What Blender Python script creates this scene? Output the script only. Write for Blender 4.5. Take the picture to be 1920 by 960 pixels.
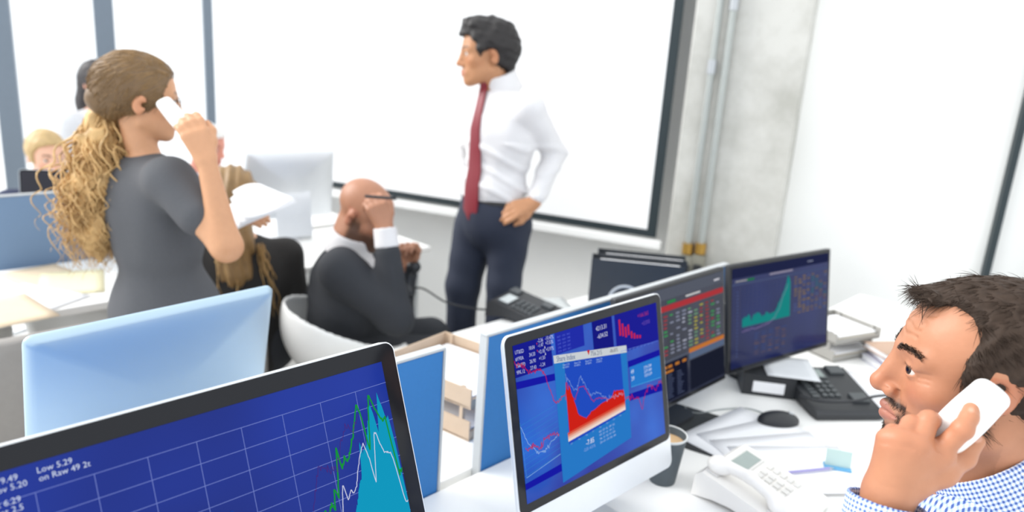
import bpy, bmesh, math, random
import numpy as np
from mathutils import Vector, Matrix
random.seed(7); RNG = np.random.default_rng(7)
for o in list(bpy.data.objects): bpy.data.objects.remove(o)
SC = bpy.context.scene; COL = SC.collection
# ------------------------------------------------------------------ camera
F = 1400.0; ROLL = math.radians(4.0); PITCH = math.radians(15.1); CAMZ = 1.66
CC = np.array([0, 0, CAMZ])
c_f = np.array([0, math.cos(PITCH), -math.sin(PITCH)]); _r = np.array([1., 0, 0]); _u = np.cross(_r, c_f)
c_r = math.cos(ROLL)*_r + math.sin(ROLL)*_u; c_u = -math.sin(ROLL)*_r + math.cos(ROLL)*_u
cam = bpy.data.cameras.new('camera'); cam_o = bpy.data.objects.new('camera', cam); COL.objects.link(cam_o)
cam.sensor_width = 36; cam.lens = 36*F/1920; cam.clip_start = .05
m4 = Matrix.Identity(4)
for i in range(3):
    m4[i][0] = c_r[i]; m4[i][1] = c_u[i]; m4[i][2] = -c_f[i]; m4[i][3] = CC[i]
cam_o.matrix_world = m4; SC.camera = cam_o
cam.dof.use_dof = True; cam.dof.focus_distance = 1.09; cam.dof.aperture_fstop = 2.8
# ------------------------------------------------------------------ light
w = bpy.data.worlds.new('sky'); SC.world = w; w.use_nodes = True
bg = w.node_tree.nodes['Background']; bg.inputs[0].default_value = (.93, .97, 1, 1); bg.inputs[1].default_value = 1.32
sun = bpy.data.lights.new('window_daylight', 'SUN'); sun.energy = 2.7; sun.angle = math.radians(35); sun.color = (1, .985, .96)
sun_o = bpy.data.objects.new('window_daylight', sun); COL.objects.link(sun_o)
sun_o.rotation_euler = Vector((.88, -.1, -.58)).to_track_quat('-Z', 'Y').to_euler()
vs = SC.view_settings; vs.view_transform = 'Standard'; vs.look = 'None'; vs.gamma = 1; vs.use_curve_mapping = False; vs.exposure = 0.3
# ------------------------------------------------------------------ helpers
def px(x, y, d):                     # a point of the room given where the eye sees it and how far away it stands
    return CC + (c_f + c_r*((x-960)/F) + c_u*((480-y)/F))*d
def pz(x, y, z):
    r = c_f + c_r*((x-960)/F) + c_u*((480-y)/F); return CC + r*((z-CAMZ)/r[2])
P0 = np.array([-.047, 1.52]); AX = np.array([.69, .724]); AX /= np.linalg.norm(AX); NX = np.array([AX[1], -AX[0]])
TH = math.atan2(AX[1], AX[0])        # the benches run along AX
def sn(s, n, z=0.): q = P0 + AX*s + NX*n; return np.array([q[0], q[1], z])
def lin(c):
    if isinstance(c, str): c = [int(c[i:i+2], 16)/255 for i in (0, 2, 4)]
    return tuple(x/12.92 if x <= .04045 else ((x+.055)/1.055)**2.4 for x in c)
MATS = {}
def mat(name, col='808080', rough=.5, metal=0., spec=.5, emit=None, es=1., noise=.06, nscale=30., bump=0., alpha=1., trans=0., attr=None, sss=0., coat=0.):
    if name in MATS: return MATS[name]
    m = bpy.data.materials.new(name); m.use_nodes = True; nt = m.node_tree; b = nt.nodes['Principled BSDF']
    b.inputs['Roughness'].default_value = rough; b.inputs['Metallic'].default_value = metal
    b.inputs['Specular IOR Level'].default_value = spec; b.inputs['Alpha'].default_value = alpha
    b.inputs['Transmission Weight'].default_value = trans; b.inputs['Coat Weight'].default_value = coat
    if sss: b.inputs['Subsurface Weight'].default_value = sss; b.inputs['Subsurface Scale'].default_value = .012; b.inputs['Subsurface Radius'].default_value = (1, .35, .2)
    c = lin(col); b.inputs['Base Color'].default_value = (*c, 1)
    tc = nt.nodes.new('ShaderNodeTexCoord'); nz = nt.nodes.new('ShaderNodeTexNoise'); nz.inputs['Scale'].default_value = nscale; nz.inputs['Detail'].default_value = 4
    nt.links.new(tc.outputs['Object'], nz.inputs['Vector'])
    hsv = nt.nodes.new('ShaderNodeHueSaturation'); mr = nt.nodes.new('ShaderNodeMapRange')
    mr.inputs['To Min'].default_value = 1-noise; mr.inputs['To Max'].default_value = 1+noise
    nt.links.new(nz.outputs['Fac'], mr.inputs['Value']); nt.links.new(mr.outputs[0], hsv.inputs['Value'])
    if attr:
        at = nt.nodes.new('ShaderNodeAttribute'); at.attribute_name = attr; nt.links.new(at.outputs['Color'], hsv.inputs['Color'])
    else: hsv.inputs['Color'].default_value = (*c, 1)
    nt.links.new(hsv.outputs[0], b.inputs['Base Color'])
    if bump:
        bp = nt.nodes.new('ShaderNodeBump'); bp.inputs['Strength'].default_value = bump; bp.inputs['Distance'].default_value = .01
        nt.links.new(nz.outputs['Fac'], bp.inputs['Height']); nt.links.new(bp.outputs[0], b.inputs['Normal'])
    if emit:
        b.inputs['Emission Color'].default_value = (*lin(emit), 1); b.inputs['Emission Strength'].default_value = es
    MATS[name] = m; return m
def glow(col, s=.72):
    nm = 'screen_ink_'+col
    if nm not in MATS:
        m = bpy.data.materials.new(nm); m.use_nodes = True; nt = m.node_tree; nt.nodes.clear()
        e = nt.nodes.new('ShaderNodeEmission'); o = nt.nodes.new('ShaderNodeOutputMaterial')
        e.inputs[0].default_value = (*lin(col), 1); e.inputs[1].default_value = s; nt.links.new(e.outputs[0], o.inputs[0]); MATS[nm] = m
    return MATS[nm]
def tag(o, label=None, cat=None, group=None, kind=None):
    for k, v in (('label', label), ('category', cat), ('group', group), ('kind', kind)):
        if v: o[k] = v
    return o
def empty(name, loc=(0, 0, 0), rz=0., label=None, cat=None, group=None):
    o = bpy.data.objects.new(name, None); COL.objects.link(o); o.empty_display_size = .05
    o.location = Vector([float(v) for v in loc]); o.rotation_euler = (0, 0, rz); return tag(o, label, cat, group)
def link(name, me, m=None, par=None, smooth=False):
    o = bpy.data.objects.new(name, me); COL.objects.link(o)
    for x in (m if isinstance(m, (list, tuple)) else [m]):
        if x: me.materials.append(x)
    if smooth: me.polygons.foreach_set('use_smooth', [True]*len(me.polygons))
    if par: o.parent = par
    return o
class MB:
    def __init__(s): s.v = []; s.f = []; s.mi = []
    def add(s, v, f, m=0):
        k = len(s.v); s.v += [tuple(float(c) for c in p) for p in v]; s.f += [tuple(i+k for i in q) for q in f]; s.mi += [m]*len(f); return s
    def box(s, lo, hi, m=0, bev=0., R=None, c=None):
        bm = bmesh.new(); bmesh.ops.create_cube(bm, size=1)
        lo = np.array(lo, float); hi = np.array(hi, float)
        for v in bm.verts: v.co = Vector(((lo+hi)/2 + np.array(v.co)*(hi-lo)))
        if bev: bmesh.ops.bevel(bm, geom=bm.edges[:]+bm.verts[:], offset=bev, segments=2, affect='EDGES', profile=.6)
        bm.verts.index_update(); vv = [np.array(v.co) for v in bm.verts]
        if R is not None: c = np.array(c if c is not None else (lo+hi)/2); vv = [c + R @ (p-c) for p in vv]
        s.add(vv, [[v.index for v in f.verts] for f in bm.faces], m); bm.free(); return s
    def tube(s, pts, r, n=8, m=0, cap=True):
        pts = [np.array(p, float) for p in pts]; N = len(pts); rr = r if hasattr(r, '__len__') else [r]*N
        t = [pts[min(i+1, N-1)]-pts[max(i-1, 0)] for i in range(N)]; t = [x/(np.linalg.norm(x)+1e-12) for x in t]
        u = np.cross(t[0], [0, 0, 1.]);
        if np.linalg.norm(u) < .05: u = np.cross(t[0], [0, 1., 0])
        u /= np.linalg.norm(u); V = []
        for i in range(N):
            u = u - t[i]*(u@t[i]); u /= np.linalg.norm(u)+1e-12; w_ = np.cross(t[i], u)
            for k in range(n):
                a = 2*math.pi*k/n; V.append(pts[i] + (u*math.cos(a)+w_*math.sin(a))*rr[i])
        Fc = [(i*n+k, i*n+(k+1) % n, (i+1)*n+(k+1) % n, (i+1)*n+k) for i in range(N-1) for k in range(n)]
        if cap: Fc += [tuple(range(n-1, -1, -1)), tuple((N-1)*n+k for k in range(n))]
        return s.add(V, Fc, m)
    def lathe(s, prof, c=(0, 0, 0), n=32, m=0):
        V = [(c[0]+r*math.cos(2*math.pi*k/n), c[1]+r*math.sin(2*math.pi*k/n), c[2]+z) for r, z in prof for k in range(n)]
        Fc = [(i*n+k, i*n+(k+1) % n, (i+1)*n+(k+1) % n, (i+1)*n+k) for i in range(len(prof)-1) for k in range(n)]
        return s.add(V, Fc, m)
    def loft(s, rings, m=0, cap=True, closed=True):
        n = len(rings[0]); V = [p for r in rings for p in r]; K = n if closed else n-1
        Fc = [(i*n+k, i*n+(k+1) % n, (i+1)*n+(k+1) % n, (i+1)*n+k) for i in range(len(rings)-1) for k in range(K)]
        if cap: Fc += [tuple(range(n-1, -1, -1)), tuple((len(rings)-1)*n+k for k in range(n))]
        return s.add(V, Fc, m)
    def prism(s, poly, z0, z1, m=0, fn=None):
        fn = fn or (lambda x, y, z: (x, y, z))
        return s.loft([[fn(x, y, z0) for x, y in poly], [fn(x, y, z1) for x, y in poly]], m)
    def mesh(s, name):
        me = bpy.data.meshes.new(name); me.from_pydata(s.v, [], s.f); me.polygons.foreach_set('material_index', s.mi)
        bm = bmesh.new(); bm.from_mesh(me); bmesh.ops.recalc_face_normals(bm, faces=bm.faces); bm.to_mesh(me); bm.free(); return me
    def build(s, name, m=None, par=None, smooth=False, ang=None):
        o = link(name, s.mesh(name), m, par)
        if smooth:
            o.data.shade_smooth(); o.data.set_sharp_from_angle(angle=math.radians(ang or 40))
        return o
def rrect(x0, x1, y0, y1, r, k=5):
    P = []
    for cx, cy, a in ((x1-r, y1-r, 0), (x0+r, y1-r, 90), (x0+r, y0+r, 180), (x1-r, y0+r, 270)):
        P += [(cx+r*math.cos(math.radians(a+90*i/k)), cy+r*math.sin(math.radians(a+90*i/k))) for i in range(k+1)]
    return P
def rotz(a): c, s = math.cos(a), math.sin(a); return np.array([[c, -s, 0], [s, c, 0], [0, 0, 1.]])
def rotx(a): c, s = math.cos(a), math.sin(a); return np.array([[1, 0, 0], [0, c, -s], [0, s, c.real]])
def copy_tree(o, parent=None):
    c = o.copy(); COL.objects.link(c); c.parent = parent
    for ch in o.children: copy_tree(ch, c)
    return c
def text_mesh(body, size):
    cu = bpy.data.curves.new('lettering', 'FONT'); cu.body = body; cu.size = size; cu.resolution_u = 2
    ob = bpy.data.objects.new('lettering', cu); COL.objects.link(ob); dg = bpy.context.evaluated_depsgraph_get()
    me = ob.evaluated_get(dg).to_mesh(); v = [tuple(q.co) for q in me.vertices]; f = [tuple(q.vertices) for q in me.polygons]
    ob.evaluated_get(dg).to_mesh_clear(); bpy.data.objects.remove(ob); bpy.data.curves.remove(cu); return v, f
class Gfx:                            # print shown on a screen, in metres from its lower left corner
    def __init__(s, fn): s.mb = MB(); s.cols = []; s.fn = fn; s.lv = 0
    def ci(s, c):
        if c not in s.cols: s.cols.append(c)
        return s.cols.index(c)
    def poly(s, pts, c): s.lv += 1; s.mb.add([s.fn(x, y, .0003+s.lv*2e-6) for x, y in pts], [tuple(range(len(pts)))], s.ci(c))
    def rect(s, x0, y0, x1, y1, c): s.poly([(x0, y0), (x1, y0), (x1, y1), (x0, y1)], c)
    def line(s, pts, wd, c):
        s.lv += 1; pts = [np.array(p, float) for p in pts]
        for a, b in zip(pts[:-1], pts[1:]):
            d = b-a; L = np.linalg.norm(d)
            if L < 1e-6: continue
            q = np.array([-d[1], d[0]])/L*wd/2; e = d/L*wd*.3
            s.mb.add([s.fn(*p, .0003+s.lv*2e-6) for p in (a-q-e, b-q+e, b+q+e, a+q-e)], [(0, 1, 2, 3)], s.ci(c))
    def area(s, pts, y0, c):
        s.lv += 1
        for a, b in zip(pts[:-1], pts[1:]):
            s.mb.add([s.fn(*p, .0003+s.lv*2e-6) for p in ((a[0], y0(a[0])), (b[0], y0(b[0])), b, a)], [(0, 1, 2, 3)], s.ci(c))
    def text(s, body, x, y, size, c, sx=1., sl=0.):
        s.lv += 1; v, f = text_mesh(body, size); s.mb.add([s.fn(x+p[0]*sx, y+p[1]+sl*p[0]*sx*s.H/s.W, .0003+s.lv*2e-6) for p in v], f, s.ci(c))
    def build(s, par): return s.mb.build('screen_graphics', [glow(c) for c in s.cols], par)
# ------------------------------------------------------------------ materials of the place
M_white = mat('white_paint', 'f4f4f2', .6, noise=.015)
M_wall = mat('white_wall_paint', 'f6f6f4', .7, noise=.02, nscale=6, bump=.05)
M_floor = mat('pale_resin_floor', 'ecebe8', .35, noise=.03, nscale=4)
M_lam = mat('white_laminate', 'f3f2ef', .35, noise=.012, nscale=8)
M_edge = mat('grey_edge_strip', 'b9bcbe', .5)
M_steel = mat('brushed_steel', 'b4b7ba', .35, metal=.8)
M_alu = mat('satin_aluminium', 'e2e5e8', .34, metal=.55, noise=.02)
M_aluback = mat('satin_aluminium_back', 'b4c9d8', .42, metal=.7, noise=.01)
M_black = mat('black_plastic', '25272b', .42, noise=.08)
M_glass = mat('black_glass_bezel', '1b1c20', .08, noise=.02, spec=.2)
M_rubber = mat('black_rubber', '1c1d20', .6)
M_blue = mat('blue_partition_fabric', '2f74b5', .75, noise=.05, nscale=120, bump=.05)
M_slate = mat('slate_blue_partition_fabric', '6d86a4', .75, noise=.05, nscale=120)
M_paper = mat('white_paper', 'f2f2f4', .8, noise=.01)
M_cream = mat('beige_wood', 'cdb49a', .6, noise=.1, nscale=20)
M_grey = mat('grey_upholstery', '97938f', .85, noise=.06, nscale=60, bump=.1)
M_screenfab = mat('projection_fabric', 'f8f8f8', .8, noise=.005)
M_dkteal = mat('dark_screen_border', '1e2b30', .6)
# concrete of the pillar
def concrete():
    m = mat('weathered_concrete', 'c9c8c4', .85, noise=.05, nscale=7, bump=.25); nt = m.node_tree
    b = nt.nodes['Principled BSDF']; hs = [n for n in nt.nodes if n.type == 'HUE_SAT'][0]
    tc = nt.nodes['Texture Coordinate']; n2 = nt.nodes.new('ShaderNodeTexNoise'); n2.inputs['Scale'].default_value = 2.2; n2.inputs['Detail'].default_value = 8; n2.inputs['Roughness'].default_value = .7
    nt.links.new(tc.outputs['Object'], n2.inputs['Vector']); cr = nt.nodes.new('ShaderNodeValToRGB')
    cr.color_ramp.elements[0].position = .38; cr.color_ramp.elements[0].color = (*lin('a9a8a1'), 1)
    cr.color_ramp.elements[1].position = .62; cr.color_ramp.elements[1].color = (*lin('c6c5c0'), 1)
    nt.links.new(n2.outputs['Fac'], cr.inputs['Fac']); nt.links.new(cr.outputs[0], hs.inputs['Color']); return m
M_conc = concrete()
# ------------------------------------------------------------------ the room
tag(MB().box((-9, -3, -.1), (6, 9, 0)).build('floor', M_floor), 'pale glossy resin office floor', 'floor', kind='structure')
SB0 = pz(625, 352, .85); SB1 = pz(1228, 447, .85); WD = (SB1-SB0); WL = np.linalg.norm(WD); WD /= WL; WN = np.array([WD[1], -WD[0], 0])   # WN points into the room
WA = math.atan2(WD[1], WD[0])
wf = lambda u, o, z: SB0*np.array([1, 1, 0]) + WD*u + WN*o + np.array([0, 0, z])     # u along the wall, o out of it
def wbox(u0, u1, o0, o1, z0, z1, bev=0.):
    m = MB().box((u0, o0, z0), (u1, o1, z1), bev=bev); m.v = [tuple(wf(*p)) for p in m.v]; return m
tag(wbox(-.62, 8, -.45, -.25, 0, 3.4).build('wall_back', M_wall), 'white painted wall behind the projection screen', 'wall', kind='structure')
tag(wbox(WL+.06, WL+.55, -.25, .02, 0, 3.4, .008).build('trim_1', M_conc), 'bare weathered concrete pillar beside the projection screen', 'pillar', kind='structure')
tag(wbox(WL+1.40, WL+1.425, -.25, -.18, 0, 3.4).build('trim_2', M_dkteal), 'dark vertical frame strip on the white wall', 'frame', kind='structure')
tag(wbox(WL+1.58, WL+1.60, -.25, -.18, 0, 3.4).build('trim_3', M_edge), 'pale vertical frame strip at the far end of the white wall', 'frame', kind='structure')
tag(wbox(WL+.55, 8, -.25, -.235, 0, .1).build('baseboard_back', M_white), 'white skirting board along the back wall', 'baseboard', kind='structure')
# window wall: posts, rails and panes
WA0 = px(-330, 300, 4.9); WB0 = px(560, 300, 6.3); w0 = np.array([WA0[0], WA0[1], 0]); wd = np.array([WB0[0]-WA0[0], WB0[1]-WA0[1], 0]); wl = np.linalg.norm(wd); wd /= wl; wn = np.array([wd[1], -wd[0], 0]); wang = math.atan2(wd[1], wd[0])
def wpos(x, y=150):                  # where the line of sight meets the window wall
    r = c_f + c_r*((x-960)/F) + c_u*((480-y)/F); A = np.array([[r[0], -wd[0]], [r[1], -wd[1]]]); return np.linalg.solve(A, w0[:2]-CC[:2])[1]
M_mull = mat('grey_anodised_frame', '6f7a86', .4, metal=.3)
M_pane = mat('clear_window_glass', 'ffffff', .05, alpha=.06, noise=0)
win = empty('window_1', w0, wang, 'tall grey framed office windows full of white daylight', 'window'); win['kind'] = 'structure'
posts = [(wpos(-190), .12), (wpos(12), .13), (wpos(203), .13), (wpos(393), .07), (wl, .12)]
for u, wdt in posts: MB().box((u-wdt/2, -.05, 0), (u+wdt/2, .05, 3.4), bev=.006).build('window_post', M_mull, win)
for i in range(4):
    a0 = posts[i][0]+posts[i][1]/2; a1 = posts[i+1][0]-posts[i+1][1]/2
    MB().box((a0, -.04, .0), (a1, .04, .22)).build('window_rail', M_mull, win)
    MB().box((a0, -.006, .22), (a1, .006, 3.4)).build('pane', M_pane, win)
# ------------------------------------------------------------------ projection screen
ps = empty('projection_screen', wf(WL/2, -.25, 0), WA, 'white pull-down projection screen with black border on the back wall', 'projection screen')
U0, U1, Z0, Z1 = -.62, WL, .85, 3.3
def pbox(u0, u1, o0, o1, z0, z1, bev=0): m = MB().box((u0-WL/2, -o1-.25+.0, z0), (u1-WL/2, -o0-.25, z1), bev=bev); return m
pbox(U0, U1-.045, -.02, -.012, Z0+.035, Z1).build('fabric', M_screenfab, ps)
pbox(U1-.045, U1, -.022, -.010, Z0, Z1).build('border', M_dkteal, ps)
pbox(U0, U1-.045, -.022, -.010, Z0, Z0+.035).build('border', M_dkteal, ps)
pbox(U0, U1+.03, -.035, 0, Z0-.055, Z0-.012, .006).build('bottom_bar', M_white, ps)
pbox(U0, U1+.03, -.25, -.0, Z1, Z1+.12, .01).build('casing', M_white, ps)
for u in (0., WL-.3): pbox(u, u+.05, -.25, -.02, Z0+.1, Z0+.15).build('wall_bracket', M_steel, ps)
# conduit pipes on the pillar
for k, (x0, x1) in enumerate(((1338, 1293), (1364, 1317))):
    def hit(x, y, o=.05):
        r = c_f + c_r*((x-960)/F) + c_u*((480-y)/F); b0 = SB0*np.array([1, 1, 0])+WN*o
        A = np.array([[r[0], -WD[0]], [r[1], -WD[1]]]); t, u = np.linalg.solve(A, b0[:2]-CC[:2]); return u, CAMZ+r[2]*t
    ub, zb = hit(x1, 440); ut, zt = hit(x0, 10)
    e = empty('conduit_pipe', wf(ub, .05, zb-.06), WA, ('grey conduit pipe on the concrete pillar, nearer the projection screen', 'grey conduit pipe on the concrete pillar, farther from the projection screen')[k], 'pipe', 'conduit pipes on the pillar')
    MB().tube([(0, 0, 0), (0, 0, 1.3), (0, 0, 2.7)], .016, 12).build('pipe', mat('galvanised_pipe', 'a8aca9', .4, metal=.5), e, True)
    for zc in ((.82, 1.6), (1.08, 1.9))[k]: MB().tube([(0, 0, zc-.03), (0, 0, zc+.03)], .021, 12).build('coupling', M_steel, e, True)
    MB().tube([(0, 0, -.03), (0, 0, .02)], .026, 12).build('brass_gland', mat('brass', 'a8843f', .35, metal=.7), e, True)
    MB().box((-.029, -.02, -.2), (.029, .06, -.035), bev=.006).build('outlet_box', mat('olive_grey_metal', '8e8c80', .5, metal=.3), e)
    MB().box((-.02, -.03, -.17), (.02, -.015, -.08), bev=.004).build('socket', M_black, e)
# ------------------------------------------------------------------ benches
def desk(name, s0, s1, n0, n1, label, cat='desk', legs=None, zt=.74):
    e = empty(name, sn((s0+s1)/2, (n0+n1)/2), TH, label, cat); L = (s1-s0)/2; W = abs(n1-n0)/2
    MB().box((-L, -W, zt-.028), (L, W, zt), bev=.003).build('desktop', M_lam, e)
    for x in (legs or (-L+.06, L-.06)):
        for y in (-W+.06, W-.06):
            MB().box((x-.022, y-.022, 0), (x+.022, y+.022, zt-.028), bev=.003).build('leg', M_steel, e)
        MB().box((x-.018, -W+.06, zt-.075), (x+.018, W-.06, zt-.03)).build('crossbar', M_steel, e)
    MB().box((-L+.06, -.02, zt-.075), (L-.06, .02, zt-.03)).build('rail', M_steel, e); return e
desk('desk', -1.75, 2.3, .012, .72, 'long white desk with the front row of monitors')
desk('desk', -1.75, 1.85, -.68, -.012, 'white desk behind the bright blue partition')
desk('desk', -2.2, 1.18, -2.16, -1.6, 'white desk under the wall windows with the far silver monitor')
desk('desk', -2.2, 1.18, -2.9, -2.24, 'farthest white desk beyond the slate blue partition')
def partition(s0, s1, n, z0, z1, m, label):
    e = empty('desk_partition', sn((s0+s1)/2, n, z0), TH, label, 'partition'); L = (s1-s0)/2; h = z1-z0
    MB().box((-L+.006, -.009, 0), (L-.006, .009, h-.006), bev=.003).build('panel', m, e)
    MB().box((-L, -.011, h-.006), (L, .011, h), bev=.002).build('top_trim', M_edge, e)
    for x in (-L, L-.006): MB().box((x, -.011, 0), (x+.006, .011, h-.006)).build('end_trim', M_edge, e)
    for x in (-L*.7, L*.7): MB().box((x-.02, -.0115, -.05), (x+.02, .0115, .02)).build('bracket', M_steel, e)
partition(-1.7, -.118, 0, .70, 1.072, M_blue, 'bright blue desk partition behind the nearest monitor')
partition(-.004, 1.05, 0, .70, 1.072, M_blue, 'bright blue desk partition behind the share index monitor')
partition(-.47, .35, -2.2, .70, 1.02, M_slate, 'slate blue desk partition by the windows, left of the curly haired woman')
# ------------------------------------------------------------------ monitors
def screen_mat(name, c0, c1, scale=3., es=1.):
    m = bpy.data.materials.new(name); m.use_nodes = True; nt = m.node_tree; b = nt.nodes['Principled BSDF']
    b.inputs['Base Color'].default_value = (.004, .004, .006, 1); b.inputs['Roughness'].default_value = .1; b.inputs['Specular IOR Level'].default_value = .1
    tc = nt.nodes.new('ShaderNodeTexCoord'); nz = nt.nodes.new('ShaderNodeTexNoise'); nz.inputs['Scale'].default_value = scale; nz.inputs['Detail'].default_value = 2
    cr = nt.nodes.new('ShaderNodeValToRGB'); cr.color_ramp.elements[0].position = .35; cr.color_ramp.elements[1].position = .68
    cr.color_ramp.elements[0].color = (*lin(c0), 1); cr.color_ramp.elements[1].color = (*lin(c1), 1)
    nt.links.new(tc.outputs['Object'], nz.inputs['Vector']); nt.links.new(nz.outputs['Fac'], cr.inputs['Fac']); nt.links.new(cr.outputs[0], b.inputs['Emission Color'])
    b.inputs['Emission Strength'].default_value = es*.68; return m
def monitor(name, top, rz, W, L, tilt, label, style='imac', screen=None, chin=.085, bez=.024, zdesk=.74, group=None, back=None, edge=.007):
    # top = centre of the upper edge; the screen faces local -Y
    e = empty(name, (top[0], top[1], zdesk), rz, label, 'monitor', group); t = math.radians(tilt); zt = top[2]-zdesk
    pf = lambda u, v, w_: (u, -(L-v)*math.sin(t) - w_*math.cos(t), zt-(L-v)*math.cos(t) + w_*math.sin(t))
    H = W/2; rc = .016 if style == 'imac' else .005
    if style == 'imac':
        rings = []
        for sc, w_ in [(1, 0), (1, -edge), (.992, -edge-.003)]+[(math.cos(a), -edge-.003-.03*math.sin(a)) for a in np.linspace(.2, 1.5, 14)]:
            el = min(1., max(0., (1-sc)*2.2)); rr = rrect(-H, H, 0, L, rc); an = [math.atan2((y-L/2)/L, x/W) for x, y in rr]
            rings.append([pf((x*(1-el)+H*math.cos(a_)*el*1.05)*sc, L/2+((y-L/2)*(1-el)+L/2*math.sin(a_)*el*1.05)*sc, w_) for (x, y), a_ in zip(rr, an)])
        MB().loft(rings).build('housing', back or M_alu, e, True, 60)
        MB().prism(rrect(-H+.002, H-.002, chin, L-.002, rc-.002), 0, .0012, fn=lambda x, y, z: pf(x, y, z)).build('bezel', M_glass, e)
        # stand: a bent plate
        sw = .085; prof = [pf(0, L*.42, -.034), pf(0, L*.3, -.05), (0, .05-L*.5*math.sin(t), zt-L+.02), (0, .055, .02), (0, .045, .006), (0, .02, .003), (0, -.13, .003)]
        R1 = []
        for k, p in enumerate(prof):
            d = np.array(prof[min(k+1, 6)])-np.array(prof[max(k-1, 0)]); d /= np.linalg.norm(d); nn = np.array([0, -d[2], d[1]])*.003; p = np.array(p)
            R1.append([p+nn+[-sw, 0, 0], p+nn+[sw, 0, 0], p-nn+[sw, 0, 0], p-nn+[-sw, 0, 0]])
        MB().loft(R1).build('stand', M_alu, e, True, 30)
    else:
        rings = [[pf(x*sc, L/2+(y-L/2)*sc, w_) for x, y in rrect(-H, H, 0, L, rc, 3)] for sc, w_ in ((1, 0), (1, -.014), (.94, -.022), (.6, -.034))]
        MB().loft(rings).build('housing', M_black, e, True, 25)
        nk = [pf(0, L*.4, -.032), (0, .03, zt-L*.6), (0, .04, .012)]
        MB().loft([[(-.035, p[1]-.012, p[2]), (.035, p[1]-.012, p[2]), (.035, p[1]+.012, p[2]), (-.035, p[1]+.012, p[2])] for p in nk]).build('neck', M_black, e)
        MB().prism(rrect(-.10, .10, -.065, .075, .03), 0, .014).build('base', M_black, e)
        MB().prism(rrect(-H+.004, H-.004, .004, L-.004, .003, 2), 0, .001, fn=lambda x, y, z: pf(x, y, z)).build('bezel', M_glass, e)
    g = None
    if screen:
        sx0, sx1, sy0, sy1 = -H+bez, H-bez, (chin+bez*.9 if style == 'imac' else bez*1.2), L-bez
        sc = MB().add([pf(sx0, sy0, .0018), pf(sx1, sy0, .0018), pf(sx1, sy1, .0018), pf(sx0, sy1, .0018)], [(0, 1, 2, 3)]).build('screen', screen, e)
        g = Gfx(lambda x, y, z: pf(sx0+x, sy0+y, .0018+z)); g.W = sx1-sx0; g.H = sy1-sy0; g.par = sc
    return e, g
def walk(n, x0, x1, y0, y1, amp, seed):
    r = np.random.default_rng(seed); t = np.linspace(0, 1, n); j = np.cumsum(r.normal(0, 1, n)); j = j-np.linspace(j[0], j[-1], n); j /= np.abs(j).max()+1e-9
    return [(x0+(x1-x0)*a, y0+(y1-y0)*a+amp*b) for a, b in zip(t, j)]
def interp(pts, n, amp, seed):
    r = np.random.default_rng(seed); xs = [p[0] for p in pts]; ys = [p[1] for p in pts]; X = np.linspace(xs[0], xs[-1], n); return [(x, float(np.interp(x, xs, ys))+r.normal(0, amp)) for x in X]
# nearest monitor: blue chart with grid
T1 = pz(735, 637, 1.25); tdir = np.array([*AX, 0])
top1 = T1 - tdir*.325
m1, g = monitor('desktop_computer', top1, TH, .65, .49, 21, 'largest silver monitor in front with a blue line chart', edge=.012, screen=screen_mat('blue_chart_screen', '0a1862', '1b40bc', 2.2), chin=.1, bez=.026)
W, H = g.W, g.H
for k in range(12): g.line([(0, H*(.912-.0775*k)), (W, H*(.912-.0775*k))], .0007, '7f8fd8')
for k in range(11): g.line([(W*(.915-.0915*k), 0), (W*(.915-.0915*k), H*.912)], .0007, '7f8fd8')
fr = lambda p, n, amp, sd: interp([(W*min(a, .999), H*b) for a, b in p], n, amp, sd)
ar = [(.80, .1), (.83, .3), (.859, .458), (.869, .502), (.88, .555), (.889, .57), (.895, .649), (.9, .721), (.904, .671), (.916, .691), (.944, .849), (.95, .804), (.955, .724), (.97, .885), (.977, .818), (.982, .766), (.989, .777), (.994, .65), (.999, .4)]
g.area(fr(ar, 110, .0012, 3), lambda x: 0., '14a0c8')
gr = [(.70, .2), (.74, .42), (.786, .508), (.79, .48), (.805, .527), (.81, .5), (.817, .569), (.824, .538), (.832, .62), (.84, .724), (.845, .639), (.856, .678), (.863, .661), (.875, .7), (.887, .748), (.906, .84), (.913, .857), (.919, .779), (.923, .66), (.935, .78), (.947, .892), (.954, .837), (.965, .782), (.972, .758), (.98, .779), (.985, .625), (.99, .532), (.998, .541)]
g.line(fr(gr, 150, .0018, 5), .0022, '1d9a3c')
wh = [(.80, .3), (.828, .479), (.835, .55), (.839, .582), (.846, .512), (.857, .547), (.861, .527), (.873, .553), (.883, .608), (.898, .674), (.909, .702), (.918, .635), (.923, .53), (.942, .725), (.947, .729), (.952, .684), (.96, .638), (.976, .629), (.98, .599), (.984, .54), (.988, .464), (.992, .411), (.998, .414)]
g.line(fr(wh, 110, .0008, 6), .0012, 'd8dcf4')
g.line(fr([(.74, .4), (.765, .55), (.79, .68), (.81, .66), (.83, .64), (.85, .72), (.87, .79), (.89, .76), (.91, .82)], 70, .003, 8), .0006, '5a2a70')
for b, x, y in (('High 9.49', .198, .965), ('on Gov 5.20', .192, .94), ('Last 6.29', .20, .90), ('at 2.5', .222, .875), ('Low 5.29', .282, .965), ('on Raw 49 2t', .283, .94)):
    g.text(b, W*x, H*y, .0088, 'dfeaff')
for k in range(4): g.text(''.join(random.choice('0123456789.') for _ in range(5)), W*.55, H*(.62-.05*k), .012, '1c46a6')
g.build(g.par)
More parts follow.
